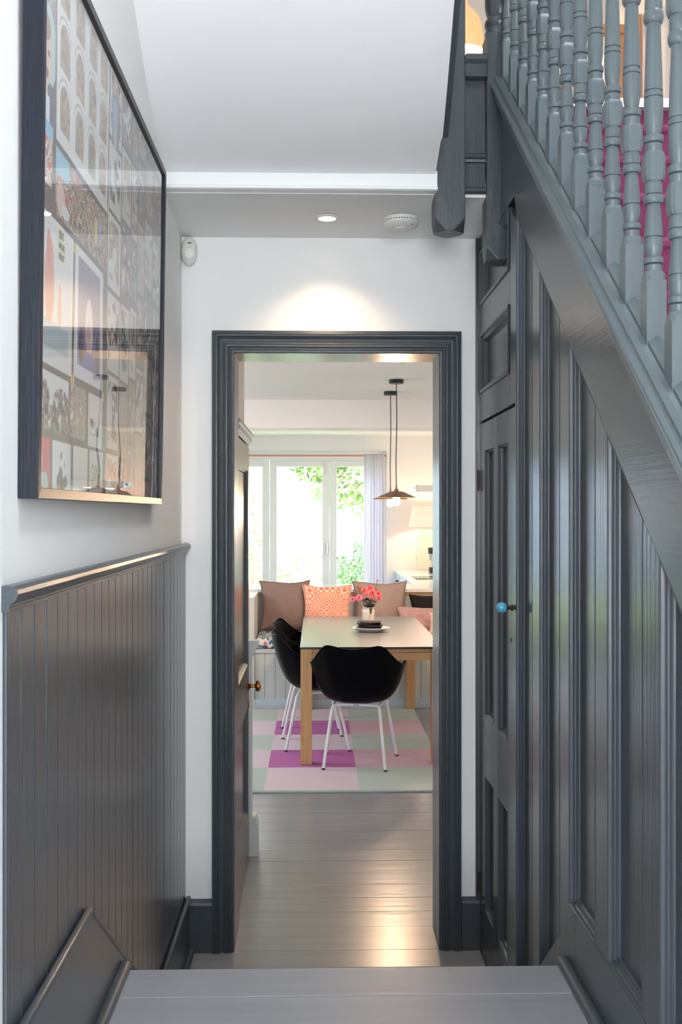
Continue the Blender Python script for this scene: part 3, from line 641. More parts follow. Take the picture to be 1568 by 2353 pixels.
# ---- glazed folding garden doors
w1 = bpy.data.objects.new('window_1', None); C.objects.link(w1); w1.location = (-.9, 12.4, 0); struct(w1, 'white glazed folding doors to the garden')
FY0, FY1 = 12.40, 12.46
MB().box(WX0, WX1, 12.38, 12.48, 2.215, WZ).build('head', M['gloss_white'], w1, bevel=.004)
MB().box(WX0, WX0 + .06, 12.38, 12.48, 0, 2.215).build('frame_post', M['gloss_white'], w1, bevel=.004); MB().box(WX1 - .06, WX1, 12.38, 12.48, 0, 2.215).build('frame_post', M['gloss_white'], w1, bevel=.004)
MB().box(WX0, WX1, 12.38, 12.48, 0.0, .04).build('sill', M['gloss_white'], w1)
seams = [0.164 - .712 * i for i in range(4)]
ed = [WX1 - .06] + seams + [WX0 + .06]
for i in range(len(ed) - 1):
    b, a = ed[i] - .002, ed[i + 1] + .002
    lf = MB(); s_ = .083
    lf.box(a, a + s_, FY0, FY1, .045, 2.212).box(b - s_, b, FY0, FY1, .045, 2.212).box(a + s_, b - s_, FY0, FY1, 2.138, 2.212).box(a + s_, b - s_, FY0, FY1, .045, .26)
    lo = lf.build('door_leaf', M['gloss_white'], w1, bevel=.004)
    MB().box(a + s_, b - s_, 12.428, 12.432, .26, 2.138).build('pane', M['win_glass'], lo)
MB().box(.128, .145, 12.376, 12.40, 1.10, 1.24).build('handle', M['steel'], w1, bevel=.003)
MB().box(.095, .125, 12.385, 12.40, 2.06, 2.20).build('bolt', M['plastic'], w1, bevel=.003)
# copper curtain pole and voile curtain
cp = tag(MB().tube([(WX0 + .001, 12.275, 2.262), (WX1 - .001, 12.275, 2.262)], .010, 10).build('curtain_pole', M['copper']), 'thin copper curtain pole above the garden doors', 'curtain pole')
def cur(u, v):
    x = .565 + .235 * u; fold = math.sin(u * 2 * math.pi * 7 + .8 * math.sin(v * 3)) * (.010 + .014 * v) + .008 * math.sin(u * 31)
    return (x + .03 * v * (u - .6) * .5, 12.20 + fold, 2.280 - (2.275 - .03) * v)
tag(MB().grid(cur, 140, 30).build('curtain', M['curtain'], solid=.002), 'pale lavender voile curtain gathered beside the garden doors', 'curtain')

# ================================================================== garden
gl = sbox('lawn', M['lawn'], -16, 14, 12.6, 40, -.3, -.12)
gw = MB().box(-9, 9, 21.0, 21.2, -.2, 2.55).build('garden_wall', M['fence']); tag(gw, 'blue-grey rendered wall at the end of the garden', 'wall', kind='structure')
def leaves(n, cx, cy, cz, rx, ry, rz, sz, m, name, parent, hollow=.5):
    vs = []; fs = []
    for i in range(n):
        while True:
            p = np.random.uniform(-1, 1, 3); r_ = np.linalg.norm(p)
            if hollow < r_ < 1: break
        nz_ = noise.noise(Vector(p * 2.2)) 
        if nz_ < -.10: continue
        q = p * (rx, ry, rz) + (cx, cy, cz); d = Vector(np.random.normal(size=3)).normalized(); e = d.orthogonal().normalized()
        f = d.cross(e); l_ = sz * random.uniform(.6, 1.3); b = len(vs)
        vs += [tuple(Vector(q) + e * l_), tuple(Vector(q) + f * l_ * .45), tuple(Vector(q) - e * l_), tuple(Vector(q) - f * l_ * .45)]; fs.append((b, b + 1, b + 2, b + 3))
    mb = MB(); mb.add(vs, fs); o = mb.build(name, m, parent, fix=False); o['kind'] = 'stuff'; return o
t = thing('garden_tree', 'leafy tree with a forked trunk outside the garden doors', 'tree', (1.35, 17.0, -.12))
MB().tube([(1.40, 17.0, -.15), (1.34, 17.0, .8), (1.22, 16.9, 1.5), (1.05, 16.9, 2.2), (.7, 16.8, 3.0)], [.09, .08, .065, .05, .03], 10).build('trunk', M['bark'], t)
MB().tube([(1.30, 17.0, 1.0), (1.5, 17.1, 1.7), (1.6, 17.0, 2.6)], [.055, .045, .03], 8).build('branch', M['bark'], t)
MB().tube([(1.2, 16.9, 1.6), (.8, 17.0, 1.9), (.3, 16.9, 2.3)], [.035, .025, .015], 8).build('branch', M['bark'], t)
leaves(5200, .95, 17.0, 2.55, 1.35, 1.0, 1.05, .075, M['leaf1'], 'foliage', t, 0.0)
leaves(1400, .05, 16.8, 2.75, .75, .7, .6, .07, M['leaf1'], 'foliage', t, 0.0)
t = thing('rounded_shrub', 'rounded green shrub below the garden tree', 'shrub', (.62, 14.6, -.12))
leaves(5200, .70, 14.4, .55, .56, .4, .70, .035, M['leaf2'], 'foliage', t, 0.3)
MB().tube([(.68, 14.4, -.15), (.66, 14.4, .6)], .03, 8).build('stem', M['bark'], t)
t = thing('flowering_shrub', 'tall pale flowering shrub at the left of the garden', 'shrub', (-1.1, 16.2, -.12))
leaves(1500, -1.02, 16.2, 1.9, .55, .5, 1.0, .06, M['blossom'], 'blossom', t, 0.2); leaves(800, -1.05, 16.3, 1.2, .5, .5, 1.2, .05, M['leaf1'], 'foliage', t, 0.0)
MB().tube([(-1.0, 16.2, -.15), (-.97, 16.2, 2.0)], .025, 8).build('stem', M['bark'], t)
t = thing('wispy_shrub', 'wispy pale flowering shrub before the timber frame', 'shrub', (-.2, 15.2, -.12))
leaves(1500, -.20, 15.6, .85, .65, .5, .65, .035, M['blossom'], 'blossom', t, 0.0); leaves(1500, -.20, 15.6, .5, .75, .5, .6, .035, M['leaf1'], 'foliage', t, 0.0)
t = thing('background_tree', 'pale green tree beyond the garden wall', 'tree', (-.2, 23, -.12))
leaves(3500, .4, 23, 4.3, 2.2, 1.2, 1.7, .12, M['leaf1'], 'foliage', t, 0.0)
MB().tube([(.3, 23, -.15), (.35, 23, 3.5)], .14, 10).build('trunk', M['bark'], t)
t = thing('timber_frame', 'slender timber garden frame with two rails', 'garden frame', (.0, 17.6, -.12))
for z in (1.22, .85): MB().box(-.75, .35, 17.6, 17.64, z, z + .045).build('rail', M['timber'], t)
for x in (.07, -.72): MB().box(x, x + .045, 17.58, 17.66, -.13, 1.75).build('post', M['timber'], t)

# ================================================================== peninsula, bench
pn = thing('peninsula_unit', 'pale panelled peninsula with a white top behind the bench', 'kitchen peninsula', (.4, 9.45, 0))
BX0, BX1 = -.50, 1.30
MB().box(BX0 - .12, 1.545, 9.17, 9.80, .893, .923).build('worktop', M['worktop'], pn, bevel=.003)
MB().box(BX0 - .12, 1.545, 9.215, 9.78, 0, .865).build('carcass', M['bench'], pn)
MB().box(BX0 - .12, 1.545, 9.195, 9.215, .862, .893).build('top_rail', M['oak_h'], pn, bevel=.002)
x = BX0
while x < 1.5:
    MB().box(x + .0012, x + .0838, 9.198, 9.2145, .45, .861).build('tongue_board', M['bench'], pn, bevel=.002); x += .085
bn = thing('bench', 'built-in pale grey panelled bench under the cushions', 'bench', (.4, 8.85, 0))
MB().box(BX0, 1.545, 8.535, 9.19, 0.0, .484).build('carcass', M['bench'], bn)
MB().box(BX0, 1.545, 8.508, 8.545, .452, .484).build('seat_rail', M['bench'], bn, bevel=.002)
x = BX0
while x < 1.5:
    MB().box(x + .0012, x + .0838, 8.518, 8.534, .075, .452).build('tongue_board', M['bench'], bn, bevel=.0025); x += .085
MB().box(BX0, 1.545, 8.500, 8.518, 0, .078).build('skirting', M['unit'], bn, bevel=.002)
MB().box(BX0 - .12, BX0, 8.50, 9.168, 0, .905).build('arm', M['grey_white'], bn, bevel=.003)
# seat pad
def pad(u, v):
    a = 2 * math.pi * u; return None
sp = MB().box(BX0 + .006, 1.54, 8.512, 9.185, .486, .570).build('seat_pad', M['floral'], None, bevel=.028, seg=4)
tag(sp, 'blue floral seat pad with coral flowers on the bench', 'seat pad')
mb = MB()
random.seed(3)
for i in range(16):
    x = BX0 + .10 + i * .118 + random.uniform(-.02, .02)
    mb.lathe([(0, -.0008), (.016, -.0004)], x, 8.511, 12, z0=.528 + random.uniform(-.02, .02), axis='y')
fo = mb.build('printed_flowers', mat('coral_print', lin((214, 118, 112)), .95), sp); fo['kind'] = 'stuff'

def cushion(name, m, w, h, t, loc, rx, rz, label, group='cushions along the bench', ry=0, seed=0):
    rnd = random.Random(seed); ph = [rnd.uniform(0, 6) for _ in range(6)]
    def sidef(sg):
        def fn(u, v):
            x, y = 2 * u - 1, 2 * v - 1
            th = (max(0, 1 - x * x) ** .55) * (max(0, 1 - y * y) ** .55)
            wr = .035 * math.sin(5 * x + 3 * y + ph[0]) * math.sin(4 * y - 2 * x + ph[1]) + .02 * math.sin(11 * x + ph[2]) * math.sin(7 * y + ph[3])
            px = x * (1 - .13 * (1 - y * y) * (x * x)) ; py = y * (1 - .11 * (1 - x * x) * (y * y)) + .02 * math.sin(4 * x + ph[4]) * abs(y)
            return (px * w / 2, sg * t / 2 * th * (1 + wr * 3), h / 2 + py * h / 2)
        return fn
    mb = MB(); mb.grid(sidef(-1), 28, 28); mb.grid(sidef(1), 28, 28)
    o = mb.build(name, m, None); o.location = loc; o.rotation_euler = (rx, ry, rz)
    bm = bmesh.new(); bm.from_mesh(o.data); bmesh.ops.remove_doubles(bm, verts=bm.verts, dist=1e-4); bmesh.ops.recalc_face_normals(bm, faces=bm.faces); bm.to_mesh(o.data); bm.free()
    for p in o.data.polygons: p.use_smooth = True
    pm = MB(); pts = []
    for k in range(61):
        a = k / 15
        s_ = int(a) % 4; f = a - int(a)
        x, y = [(2 * f - 1, -1), (1, 2 * f - 1), (1 - 2 * f, 1), (-1, 1 - 2 * f)][s_]
        q = sidef(1)((x + 1) / 2, (y + 1) / 2); pts.append(q)
    pp = pm.tube(pts, .0032, 6).build('piping', m, None); pp.parent = o
    tag(o, label, 'cushion', group); return o
SZ0 = .571
cushion('cushion', M['taupe'], .44, .435, .14, (-.268, 9.05, SZ0 + .004), R(-9), R(2), 'large taupe linen cushion at the left end of the bench', seed=1)
cushion('cushion', M['orange_pat'], .43, .40, .12, (.095, 8.965, SZ0 + .004), R(-9), R(-3), 'orange star-patterned cushion beside the large taupe one', seed=2)
cushion('cushion', M['taupe2'], .48, .425, .13, (.555, 9.045, SZ0 + .004), R(-8), R(-2), 'pale taupe cushion behind the vase of flowers', seed=3)
cushion('cushion', M['dkcush'], .46, .30, .09, (1.045, 9.085, SZ0 + .010), R(-8), R(3), 'black velvet cushion at the right end of the bench', seed=4)
cushion('cushion', M['dots'], .54, .225, .11, (.955, 8.86, SZ0 + .004), R(-20), R(-4), 'dotted blush cushion in front of the black one', seed=5)
cushion('cushion', M['blush'], .30, .20, .08, (1.09, 8.69, SZ0 + .004), R(-30), R(-10), 'plain blush cushion leaning before the dotted one', seed=6)

# ================================================================== rug
rg = MB(); x0r, x1r, y0r, y1r = -.842, .792, 5.95, 8.46
def rugc(x, y):
    col = 0 if x < -.297 else (1 if x < .25 else 2)
    if x > .80 or y < 5.975: return lin((172, 184, 182))
    if y > 8.445: return lin((236, 170, 110))
    row = 0 if y < 6.51 else (1 if y < 6.99 else (2 if y < 7.47 else (3 if y < 7.97 else 4)))
    sage, pale, orch, mauve = lin((190, 200, 192)), lin((222, 202, 212)), lin((190, 108, 172)), lin((212, 176, 190))
    if col == 1: return orch if row in (1, 3) else pale
    if row in (1, 3): return pale if col == 0 else mauve
    return sage
xs = sorted(set([x0r, x1r, -.299, -.295, .248, .252] + list(np.linspace(x0r, x1r, 14))))
ys_ = sorted(set([y0r, 5.974, 5.976, 6.508, 6.512, 6.988, 6.992, 7.468, 7.472, 7.968, 7.972, 8.444, 8.446, y1r]))
vs = [(x, y, .009) for y in ys_ for x in xs]; nx = len(xs)
rg.add(vs, [(j * nx + i, j * nx + i + 1, (j + 1) * nx + i + 1, (j + 1) * nx + i) for j in range(len(ys_) - 1) for i in range(nx - 1)])
nb = len(rg.v); rg.add([(x0r, y0r, .009), (x1r, y0r, .009), (x1r, y1r, .009), (x0r, y1r, .009), (x0r, y0r, 0.0005), (x1r, y0r, 0.0005), (x1r, y1r, 0.0005), (x0r, y1r, 0.0005)], [(0, 1, 5, 4), (1, 2, 6, 5), (2, 3, 7, 6), (3, 0, 4, 7), (4, 5, 6, 7)])
ro = rg.build('rug', M['rug']); ca = ro.data.color_attributes.new('Col', 'FLOAT_COLOR', 'POINT')
for i, v in enumerate(ro.data.vertices): ca.data[i].color = (*rugc(v.co.x, v.co.y), 1)
tag(ro, 'checked wool rug in pink, orchid and sage under the table', 'rug')

# ================================================================== table
TX0, TX1, TY0, TY1 = -.100, .806, 6.57, 8.49; RZ = .0102
tb = thing('dining_table', 'oak dining table with a black laminate top', 'table', (.35, 7.5, RZ))
lab(MB().box(TX0, TX1, TY0, TY1, .7365, .7494).build('tabletop', M['table_edge'], tb, bevel=.002), 'thin black laminate top')
lab(MB().box(TX0 + .002, TX1 - .002, TY0 + .002, TY1 - .002, .7494, .750).build('top_surface', M['table_black'], tb), 'smooth grey linoleum surface reflecting the garden')
for xx in (TX0 + .004, TX1 - .076):
    for yy in (TY0 + .004, TY1 - .076): MB().box(xx, xx + .072, yy, yy + .072, RZ, .7362).build('leg', M['oak'], tb, bevel=.002)
for yy in (TY0 + .012, TY1 - .040):
    MB().box(TX0 + .077, TX1 - .077, yy + .008, yy + .028, .712, .7362).build('upper_rail', M['oak_h'], tb, bevel=.001); MB().box(TX0 + .077, TX1 - .077, yy, yy + .024, .664, .7115).build('apron', M['oak_h'], tb, bevel=.0015)
for xx in (TX0 + .012, TX1 - .036): MB().box(xx, xx + .024, TY0 + .077, TY1 - .077, .664, .7362).build('apron', M['oak'], tb, bevel=.0015)

# ================================================================== armchairs
def make_chair():
    t = thing('armchair', 'x', 'chair', (0, 0, 0), 0, 'black shell armchairs round the table')
    # rim of the shell: (x, y, z) for half, from front centre round the side to the back centre
    half = [(0, .235, .425), (.09, .235, .426), (.165, .228, .436), (.215, .205, .470), (.252, .165, .545), (.283, .110, .618), (.300, .040, .643), (.300, -.035, .640), (.286, -.105, .643), (.258, -.165, .670),
            (.222, -.215, .718), (.190, -.252, .756), (.160, -.272, .770), (.120, -.284, .766), (.060, -.294, .754), (0, -.297, .750)]
    rim = half + [(-x, y, z) for x, y, z in reversed(half[1:-1])]
    n = len(rim); cs = []
    dense = []
    for i in range(n):          # Catmull-Rom densify
        p0, p1, p2, p3 = (Vector(rim[(i + k) % n]) for k in (-1, 0, 1, 2))
        for s_ in range(3):
            f = s_ / 3; dense.append(.5 * ((2 * p1) + (p2 - p0) * f + (2 * p0 - 5 * p1 + 4 * p2 - p3) * f * f + (3 * p1 - p0 - 3 * p2 + p3) * f ** 3))
    n = len(dense); rings = 14; vs = []
    cx_, cy_ = 0.0, .015
    for j in range(rings + 1):
        s_ = j / rings
        for p in dense:
            ang = math.atan2(p.y - cy_, p.x)
            front = max(0, math.sin(ang)) ** 2; back = max(0, -math.sin(ang)) ** 2
            kx = s_ ** .52
            k = (1 - front) * kx + front * s_
            base = .395
            zz = base + (p.z - base) * (s_ ** (2.8 - .2 * back) if front < .5 else s_ ** 2.2)
            bow = 1 + .05 * math.sin(math.pi * s_) * back
            vs.append((cx_ + (p.x - cx_) * k * (1 - .10 * back * (1 - s_) * 1.2), cy_ + (p.y - cy_) * k * (.90 + .10 * s_), zz - .006 * (1 - s_)))
    fs = [(j * n + k, j * n + (k + 1) % n, (j + 1) * n + (k + 1) % n, (j + 1) * n + k) for j in range(1, rings) for k in range(n)]
    mb = MB(); mb.add(vs, fs, True)
    mb.f.append([n + k for k in range(n)]); mb.sm.append(True); mb.mi.append(0)
    sh_ = loc_child(mb, 'seat_shell', M['shell'], t, solid=.006, sub=1)
    rp = [tuple(p) for p in dense] + [tuple(dense[0])]
    loc_child(MB().tube(rp, .0055, 8, caps=False), 'rim', M['shell'], t)
    loc_child(MB().lathe([(.13, .405), (.10, .386), (.03, .384), (0, .384)], 0, 0, 4, ang=math.pi / 4), 'underseat_mount', M['blackmat'], t)
    for sx_ in (-1, 1):
        loc_child(MB().tube([(sx_ * .192, -.210, .005), (sx_ * .150, -.135, .352), (sx_ * .143, -.120, .374), (sx_ * .128, -.105, .382), (sx_ * .02, -.10, .384)], .0098, 10), 'leg', M['white_metal'], t)
        loc_child(MB().tube([(sx_ * .232, .210, .005), (sx_ * .172, .135, .366), (sx_ * .165, .125, .380), (sx_ * .15, .115, .386), (sx_ * .02, .10, .386)], .0098, 10), 'leg', M['white_metal'], t)
        loc_child(MB().tube([(sx_ * .140, -.115, .376), (sx_ * .158, .12, .380)], .0075, 8), 'side_rail', M['white_metal'], t)
        for a, b in ((.192, -.210), (.232, .210)): loc_child(MB().lathe([(.0112, .0), (.0112, .009)], sx_ * a, b, 10), 'foot', M['blackmat'], t)
    return t
ch = make_chair()
ch.location = (.268, 6.628, RZ + .001); ch.rotation_euler = (0, 0, R(-8.5)); ch['label'] = 'black armchair at the near end of the table, facing away'
dup(ch, (-.005, 7.150, RZ + .001), R(-90 + 5), 'nearer of two black armchairs on the long left side of the table')
dup(ch, (-.020, 7.862, RZ + .001), R(-90 - 5), 'farther of two black armchairs on the long left side of the table')

# ================================================================== on the table
vx, vy, TZ = .405, 8.02, .7502
vs_ = thing('vase', 'cream stoneware jar holding the pink flowers', 'vase', (vx, vy, TZ))
jar = [(.046, 0), (.049, .004), (.0495, .02), (.0495, .090), (.0475, .098), (.042, .103), (.0415, .107), (.0455, .110), (.0460, .116), (.043, .118), (.0385, .117), (.038, .106), (.044, .094), (.045, .02), (.0, .015)]
MB().lathe(jar, vx, vy, 32, z0=TZ).build('jar', M['ceramic'], vs_)
px_, py_ = .392, 7.42
def plate_fn(u, v):
    a = 2 * math.pi * u; rr = [0, .5, .72, .80, .90, 1.0, 1.02, .95, .80, .62, .58, .3, 0][min(12, int(round(v * 12)))]
    zz = [.009, .009, .010, .016, .024, .0300, .0275, .022, .011, .003, .0, .002, .003][min(12, int(round(v * 12)))]
    sc_ = 1 + .025 * math.cos(a * 10) * (rr > .85)
    return (px_ + .130 * rr * sc_ * math.cos(a), py_ + .098 * rr * sc_ * math.sin(a), TZ + zz)
tag(MB().grid(plate_fn, 60, 12).build('plate', M['plate']), 'oval white scalloped plate on the table before the vase', 'plate')
for i in range(4):
    def nf(u, v, i=i):
        x, y = 2 * u - 1, 2 * v - 1; e = (1 - abs(x) ** 6) * (1 - abs(y) ** 6)
        return (x * (.083 - .002 * i) + .004 * math.sin(3 * y + i), y * .062, (.0052) * e + .0035 * math.sin(3.2 * x + i * 1.7) * math.cos(2 * y + i) + .0035 * x * x * (i % 2))
    mb = MB(); mb.grid(nf, 18, 12); mb.grid(lambda u, v, i=i: (lambda p: (p[0] * .985, p[1] * .985, p[2] - .0070))(nf(u, v)), 18, 12)
    o = mb.build('napkin', M['napkin']); o.location = (px_ - .008 + (.0, .007, -.006, .004)[i], py_ + (.0, -.004, .003, -.002)[i], TZ + .0305 + i * .0128); o.rotation_euler = (0, R((0, .8, -.8, 1.0)[i]), R((4, -6, 3, -9)[i]))
    fe = MB().tube([(.083 * math.cos(t_) * 0 + (-.080 if True else 0), -.055 + .11 * t_ / 6, .001 + .003 * math.sin(t_)) for t_ in range(7)], .0042, 6).build('folded_edge', M['napkin'], None); fe.parent = o
    tag(o, ['lowest folded dark napkin, lying on the white plate', 'second folded dark napkin up from the plate', 'third folded dark napkin up from the plate', 'topmost folded dark napkin of the stack on the plate'][i], 'napkin', 'folded napkins on the plate')

def flower(pos, r, m, label, tilt=(0, 0), bud=False):
    t = thing('chrysanthemum' if not bud else 'flower_bud', label, 'flower', (vx, vy, TZ + .1), 0, 'flowers in the jar' if not bud else 'buds among the flowers')
    p = Vector(pos); base = Vector((vx + (p.x - vx) * .25, vy + (p.y - vy) * .25, TZ + .100))
    midp = (p + base) / 2 + Vector((0, 0, .012))
    MB().tube([base - Vector((0, 0, .05)), base, midp, p], .0017, 6).build('stem', M['stem'], t)
    if bud: ell(p.x, p.y, p.z, r, r, r * .8, 12, 8).build('bud', m, t); return
    mb = MB(); rnd = random.Random(int(pos[0] * 9999))
    ax = Vector((tilt[0], -.75 + tilt[1], .65)).normalized(); e1 = ax.orthogonal().normalized(); e2 = ax.cross(e1)
    for ring in range(5):
        npet = 22 - ring * 3; el = R(-12 + ring * 22); L_ = r * (1 - ring * .12)
        for k in range(npet):
            a = 2 * math.pi * (k + .5 * (ring % 2)) / npet + rnd.uniform(-.08, .08); rad = e1 * math.cos(a) + e2 * math.sin(a)
            d = (rad * math.cos(el) + ax * math.sin(el)).normalized(); sd = ax.cross(rad).normalized(); wv = L_ * .13
            c0 = p; c1 = p + d * L_ * .6 + ax * .002; c2 = p + d * L_ + ax * L_ * .12
            mb.add([c0 - sd * wv * .4, c0 + sd * wv * .4, c1 + sd * wv, c1 - sd * wv, c2], [(0, 1, 2, 3), (3, 2, 4)], True)
    mb.build('petals', m, t, fix=False)
    ell(p.x + ax.x * .004, p.y + ax.y * .004, p.z + ax.z * .004, r * .22, r * .22, r * .22, 10, 6).build('heart', M['bud'], t)
def fp_(px, py, Y): u = (px - 784) / F_PX; return ((.02415 + u) * Y, Y, 1.6 + (1176.5 - py) / F_PX * Y)
fl_ = [((811.5, 1378, 7.99), .031, 'petal2', 'mauve pink chrysanthemum, outermost on the left of the bunch'), ((826, 1374, 7.95), .034, 'petal2', 'mauve pink chrysanthemum low in the bunch beside the outermost'),
       ((838, 1357, 8.03), .034, 'petal', 'coral pink chrysanthemum at the top left of the bunch'), ((853, 1352, 8.07), .028, 'petal', 'coral pink chrysanthemum highest at the back of the bunch'),
       ((856, 1362, 7.97), .034, 'petal', 'large coral pink chrysanthemum in the middle of the bunch'), ((870, 1363, 8.04), .027, 'petal', 'coral pink chrysanthemum at the upper right of the bunch'),
       ((871, 1374, 7.97), .028, 'petal', 'coral pink chrysanthemum lowest on the right of the bunch'), ((843, 1366, 7.94), .018, 'petal', 'small pink chrysanthemum tucked in the centre of the bunch'),
       ((855, 1374, 7.92), .016, 'petal', 'small orange-pink chrysanthemum above the jar rim')]
for (a, b, Y_), r_, m_, l_ in fl_:
    x, y_, z = fp_(a, b, Y_); flower((x, y_, z), r_, M[m_], l_, ((a - 845) / 60, 0))
for (a, b, Y_), r_, l_ in [((822, 1347, 8.0), .009, 'rust bud above the top left flower'), ((848.5, 1348, 8.04), .009, 'rust bud at the very top of the flower heads'), ((868, 1334, 8.02), .008, 'rust bud on the tallest thin stem'), ((866, 1354, 7.98), .009, 'rust bud at the right above the flowers'), ((828, 1351, 7.97), .009, 'rust bud beside the top left coral flower')]:
    x, y_, z = fp_(a, b, Y_); flower((x, y_, z), r_, M['bud'], l_, bud=True)
lv = thing('flower_foliage', 'dark green leaves between the flowers and the jar', 'foliage', (vx, vy, TZ + .11))
rl = random.Random(5)
for i in range(46):
    a = rl.uniform(0, 6.28); rr = rl.uniform(.005, .060); z = TZ + rl.uniform(.105, .185); rr *= .6 + (z - TZ - .1) * 6
    p = Vector((vx + rr * math.cos(a), vy + rr * math.sin(a) * .8, z)); d = Vector((math.cos(a), math.sin(a) * .8, rl.uniform(-.6, .8))).normalized(); s_ = d.orthogonal().normalized(); l_ = rl.uniform(.016, .030); wv = l_ * .3
    MB().add([p - d * l_, p + s_ * wv, p + d * l_, p - s_ * wv, p + d * l_ * .2 + Vector((0, 0, .003))], [(0, 1, 4), (1, 2, 4), (2, 3, 4), (3, 0, 4)]).build('leaf', M['stem'], lv, fix=False)
x, y_, z = fp_(853, 1404, 7.94)
MB().add([(x - .012, y_, z + .02), (x + .010, y_, z + .026), (x + .006, y_ - .003, z - .012), (x - .003, y_ - .004, z - .028), (x - .010, y_ - .003, z - .008)], [(0, 1, 2, 3, 4)]).build('leaf', M['stem'], lv, fix=False)

# ================================================================== pendant lamps over the table
for (a, Y_, lb_) in ((911.5, 7.10, 'nearer bronzed disc pendant over the table'), (898, 7.80, 'farther bronzed disc pendant over the table')):
    X_ = (.02415 + (a - 784) / F_PX) * Y_; zb = 1.600 + (1176.5 - (1143 if Y_ < 7.5 else 1147)) / F_PX * Y_
    pl = thing('pendant_lamp', lb_, 'pendant lamp', (X_, Y_, zb), 0, 'pendant lamps over the table')
    MB().lathe([(.050, CK - .026), (.050, CK - .0005)], X_, Y_, 32).build('ceiling_rose', M['blackmat'], pl, bevel=.002)
    sw = .0012
    MB().tube([(X_, Y_, CK - .02), (X_ + .003, Y_, 2.2), (X_ - .002, Y_, 1.95), (X_, Y_, zb + .055)], .0032, 8).build('cord', M['blackmat'], pl)
    MB().lathe([(.0045, .085), (.006, .075), (.0065, .060), (.016, .048), (.018, .038), (.015, .034)], X_, Y_, 20, z0=zb).build('lamp_holder', M['brass_lamp'], pl)
    MB().lathe([(.012, .042), (.040, .040), (.052, .037), (.134, .0), (.1345, -.0012), (.050, .0335), (.012, .037)], X_, Y_, 48, z0=zb).build('lamp_shade', M['brass_lamp'], pl)
    MB().lathe([(.010, .036), (.012, .020), (.014, .012), (.024, -.006), (.030, -.026), (.024, -.046), (.012, -.055), (0, -.057)], X_, Y_, 24, z0=zb).build('light_bulb', M['bulb'], pl)
    add_light('pendant_light', 'POINT', (X_, Y_, zb - .075), 20, WARM, .03)

# ================================================================== right-hand kitchen run
kc = thing('kitchen_counter', 'white worktop over pale blue drawers along the right side', 'kitchen counter', (1.24, 11, 0))
MB().box(.925, 1.545, 9.806, 12.29, .892, .922).build('worktop', M['worktop'], kc, bevel=.003)
MB().box(.965, 1.545, 9.806, 12.29, .10, .892).build('carcass', M['unit'], kc)
for i, yy in enumerate((9.95, 10.55, 11.15, 11.75)):
    for z0, z1 in ((.12, .36), (.37, .62), (.63, .885)):
        dr = MB().box(.945, .964, yy - .13, yy + .45, z0, z1).build('drawer', M['unit'], kc, bevel=.003)
        MB().tube([(.944, yy + .10, z1 - .07), (.915, yy + .11, z1 - .075), (.915, yy + .21, z1 - .075), (.944, yy + .22, z1 - .07)], .006, 8).build('drawer_handle', M['blackmat'], dr)
MB().box(1.005, 1.50, 10.47, 10.92, .9222, .928).build('hob', M['black_glass'], kc, bevel=.001)
ex = thing('extractor_hood', 'slim white extractor hood over the hob', 'extractor hood', (1.25, 10.65, 1.85))
MB().box(1.015, 1.548, 10.42, 10.92, 1.812, 1.868).build('body', M['tan_wall'], ex, bevel=.003)
MB().box(.998, 1.015, 10.43, 10.91, 1.806, 1.874).build('control_box', M['steel'], ex, bevel=.002)
MB().box(.9965, .998, 10.50, 10.58, 1.832, 1.856).build('buttons', M['blackmat'], ex)
MB().box(1.25, 1.548, 10.55, 10.80, 1.868, 2.499).build('chimney', M['gloss_white'], ex, bevel=.003)
add_light('hood_light', 'AREA', (1.25, 10.65, 1.80), 6, (1, .85, .68), .35, (0, 0, 0), .2)
# demijohn lamp
LX2, LY2, LZ2 = 1.272, 12.03, .9225
lm = thing('table_lamp', 'clear glass demijohn lamp with a peach shade on the far worktop', 'lamp', (LX2, LY2, LZ2))
dj = [(.0, .004), (.095, .0), (.112, .010), (.116, .04), (.117, .25), (.116, .31), (.106, .36), (.080, .400), (.046, .420), (.030, .432), (.028, .445), (.028, .492), (.034, .496), (.034, .504), (.026, .508)]
MB().lathe(dj, LX2, LY2, 40, z0=LZ2).build('bottle', M['jar_glass'], lm)
MB().lathe([(.20, .505), (.150, .742)], LX2, LY2, 40, z0=LZ2).build('lamp_shade', M['lampshade'], lm, solid=.003)
me = lm.children[-1].data; bm = bmesh.new(); bm.from_mesh(me); bmesh.ops.delete(bm, geom=[f for f in bm.faces if len(f.verts) > 4], context='FACES'); bm.to_mesh(me); bm.free()
MB().lathe([(.014, .508), (.014, .56), (.004, .57), (.004, .735)], LX2, LY2, 12, z0=LZ2).build('fitting', M['brass'], lm)
MB().lathe([(0, .66), (.022, .645), (.030, .615), (.024, .585), (.013, .56)], LX2, LY2, 16, z0=LZ2).build('light_bulb', M['bulb'], lm)
add_light('lamp_light', 'POINT', (LX2, LY2 - .05, LZ2 + .62), 7, (1, .72, .48), .03)
# coffee maker at the back of the worktop
cm = thing('coffee_maker', 'black and steel coffee maker beside the demijohn lamp', 'coffee maker', (1.37, 11.6, .9225))
MB().box(1.255, 1.33, 11.55, 11.67, 1.135, 1.205).build('head', M['blackmat'], cm, bevel=.006)
MB().box(1.295, 1.42, 11.52, 11.70, .985, 1.195).build('housing', M['steel'], cm, bevel=.01)
MB().box(1.265, 1.43, 11.53, 11.69, .9225, .985).build('base', M['blackmat'], cm, bevel=.006)
MB().lathe([(.011, 0), (.014, .02), (.014, .07)], 1.272, 11.60, 14, z0=1.06).build('spout', M['steel'], cm)

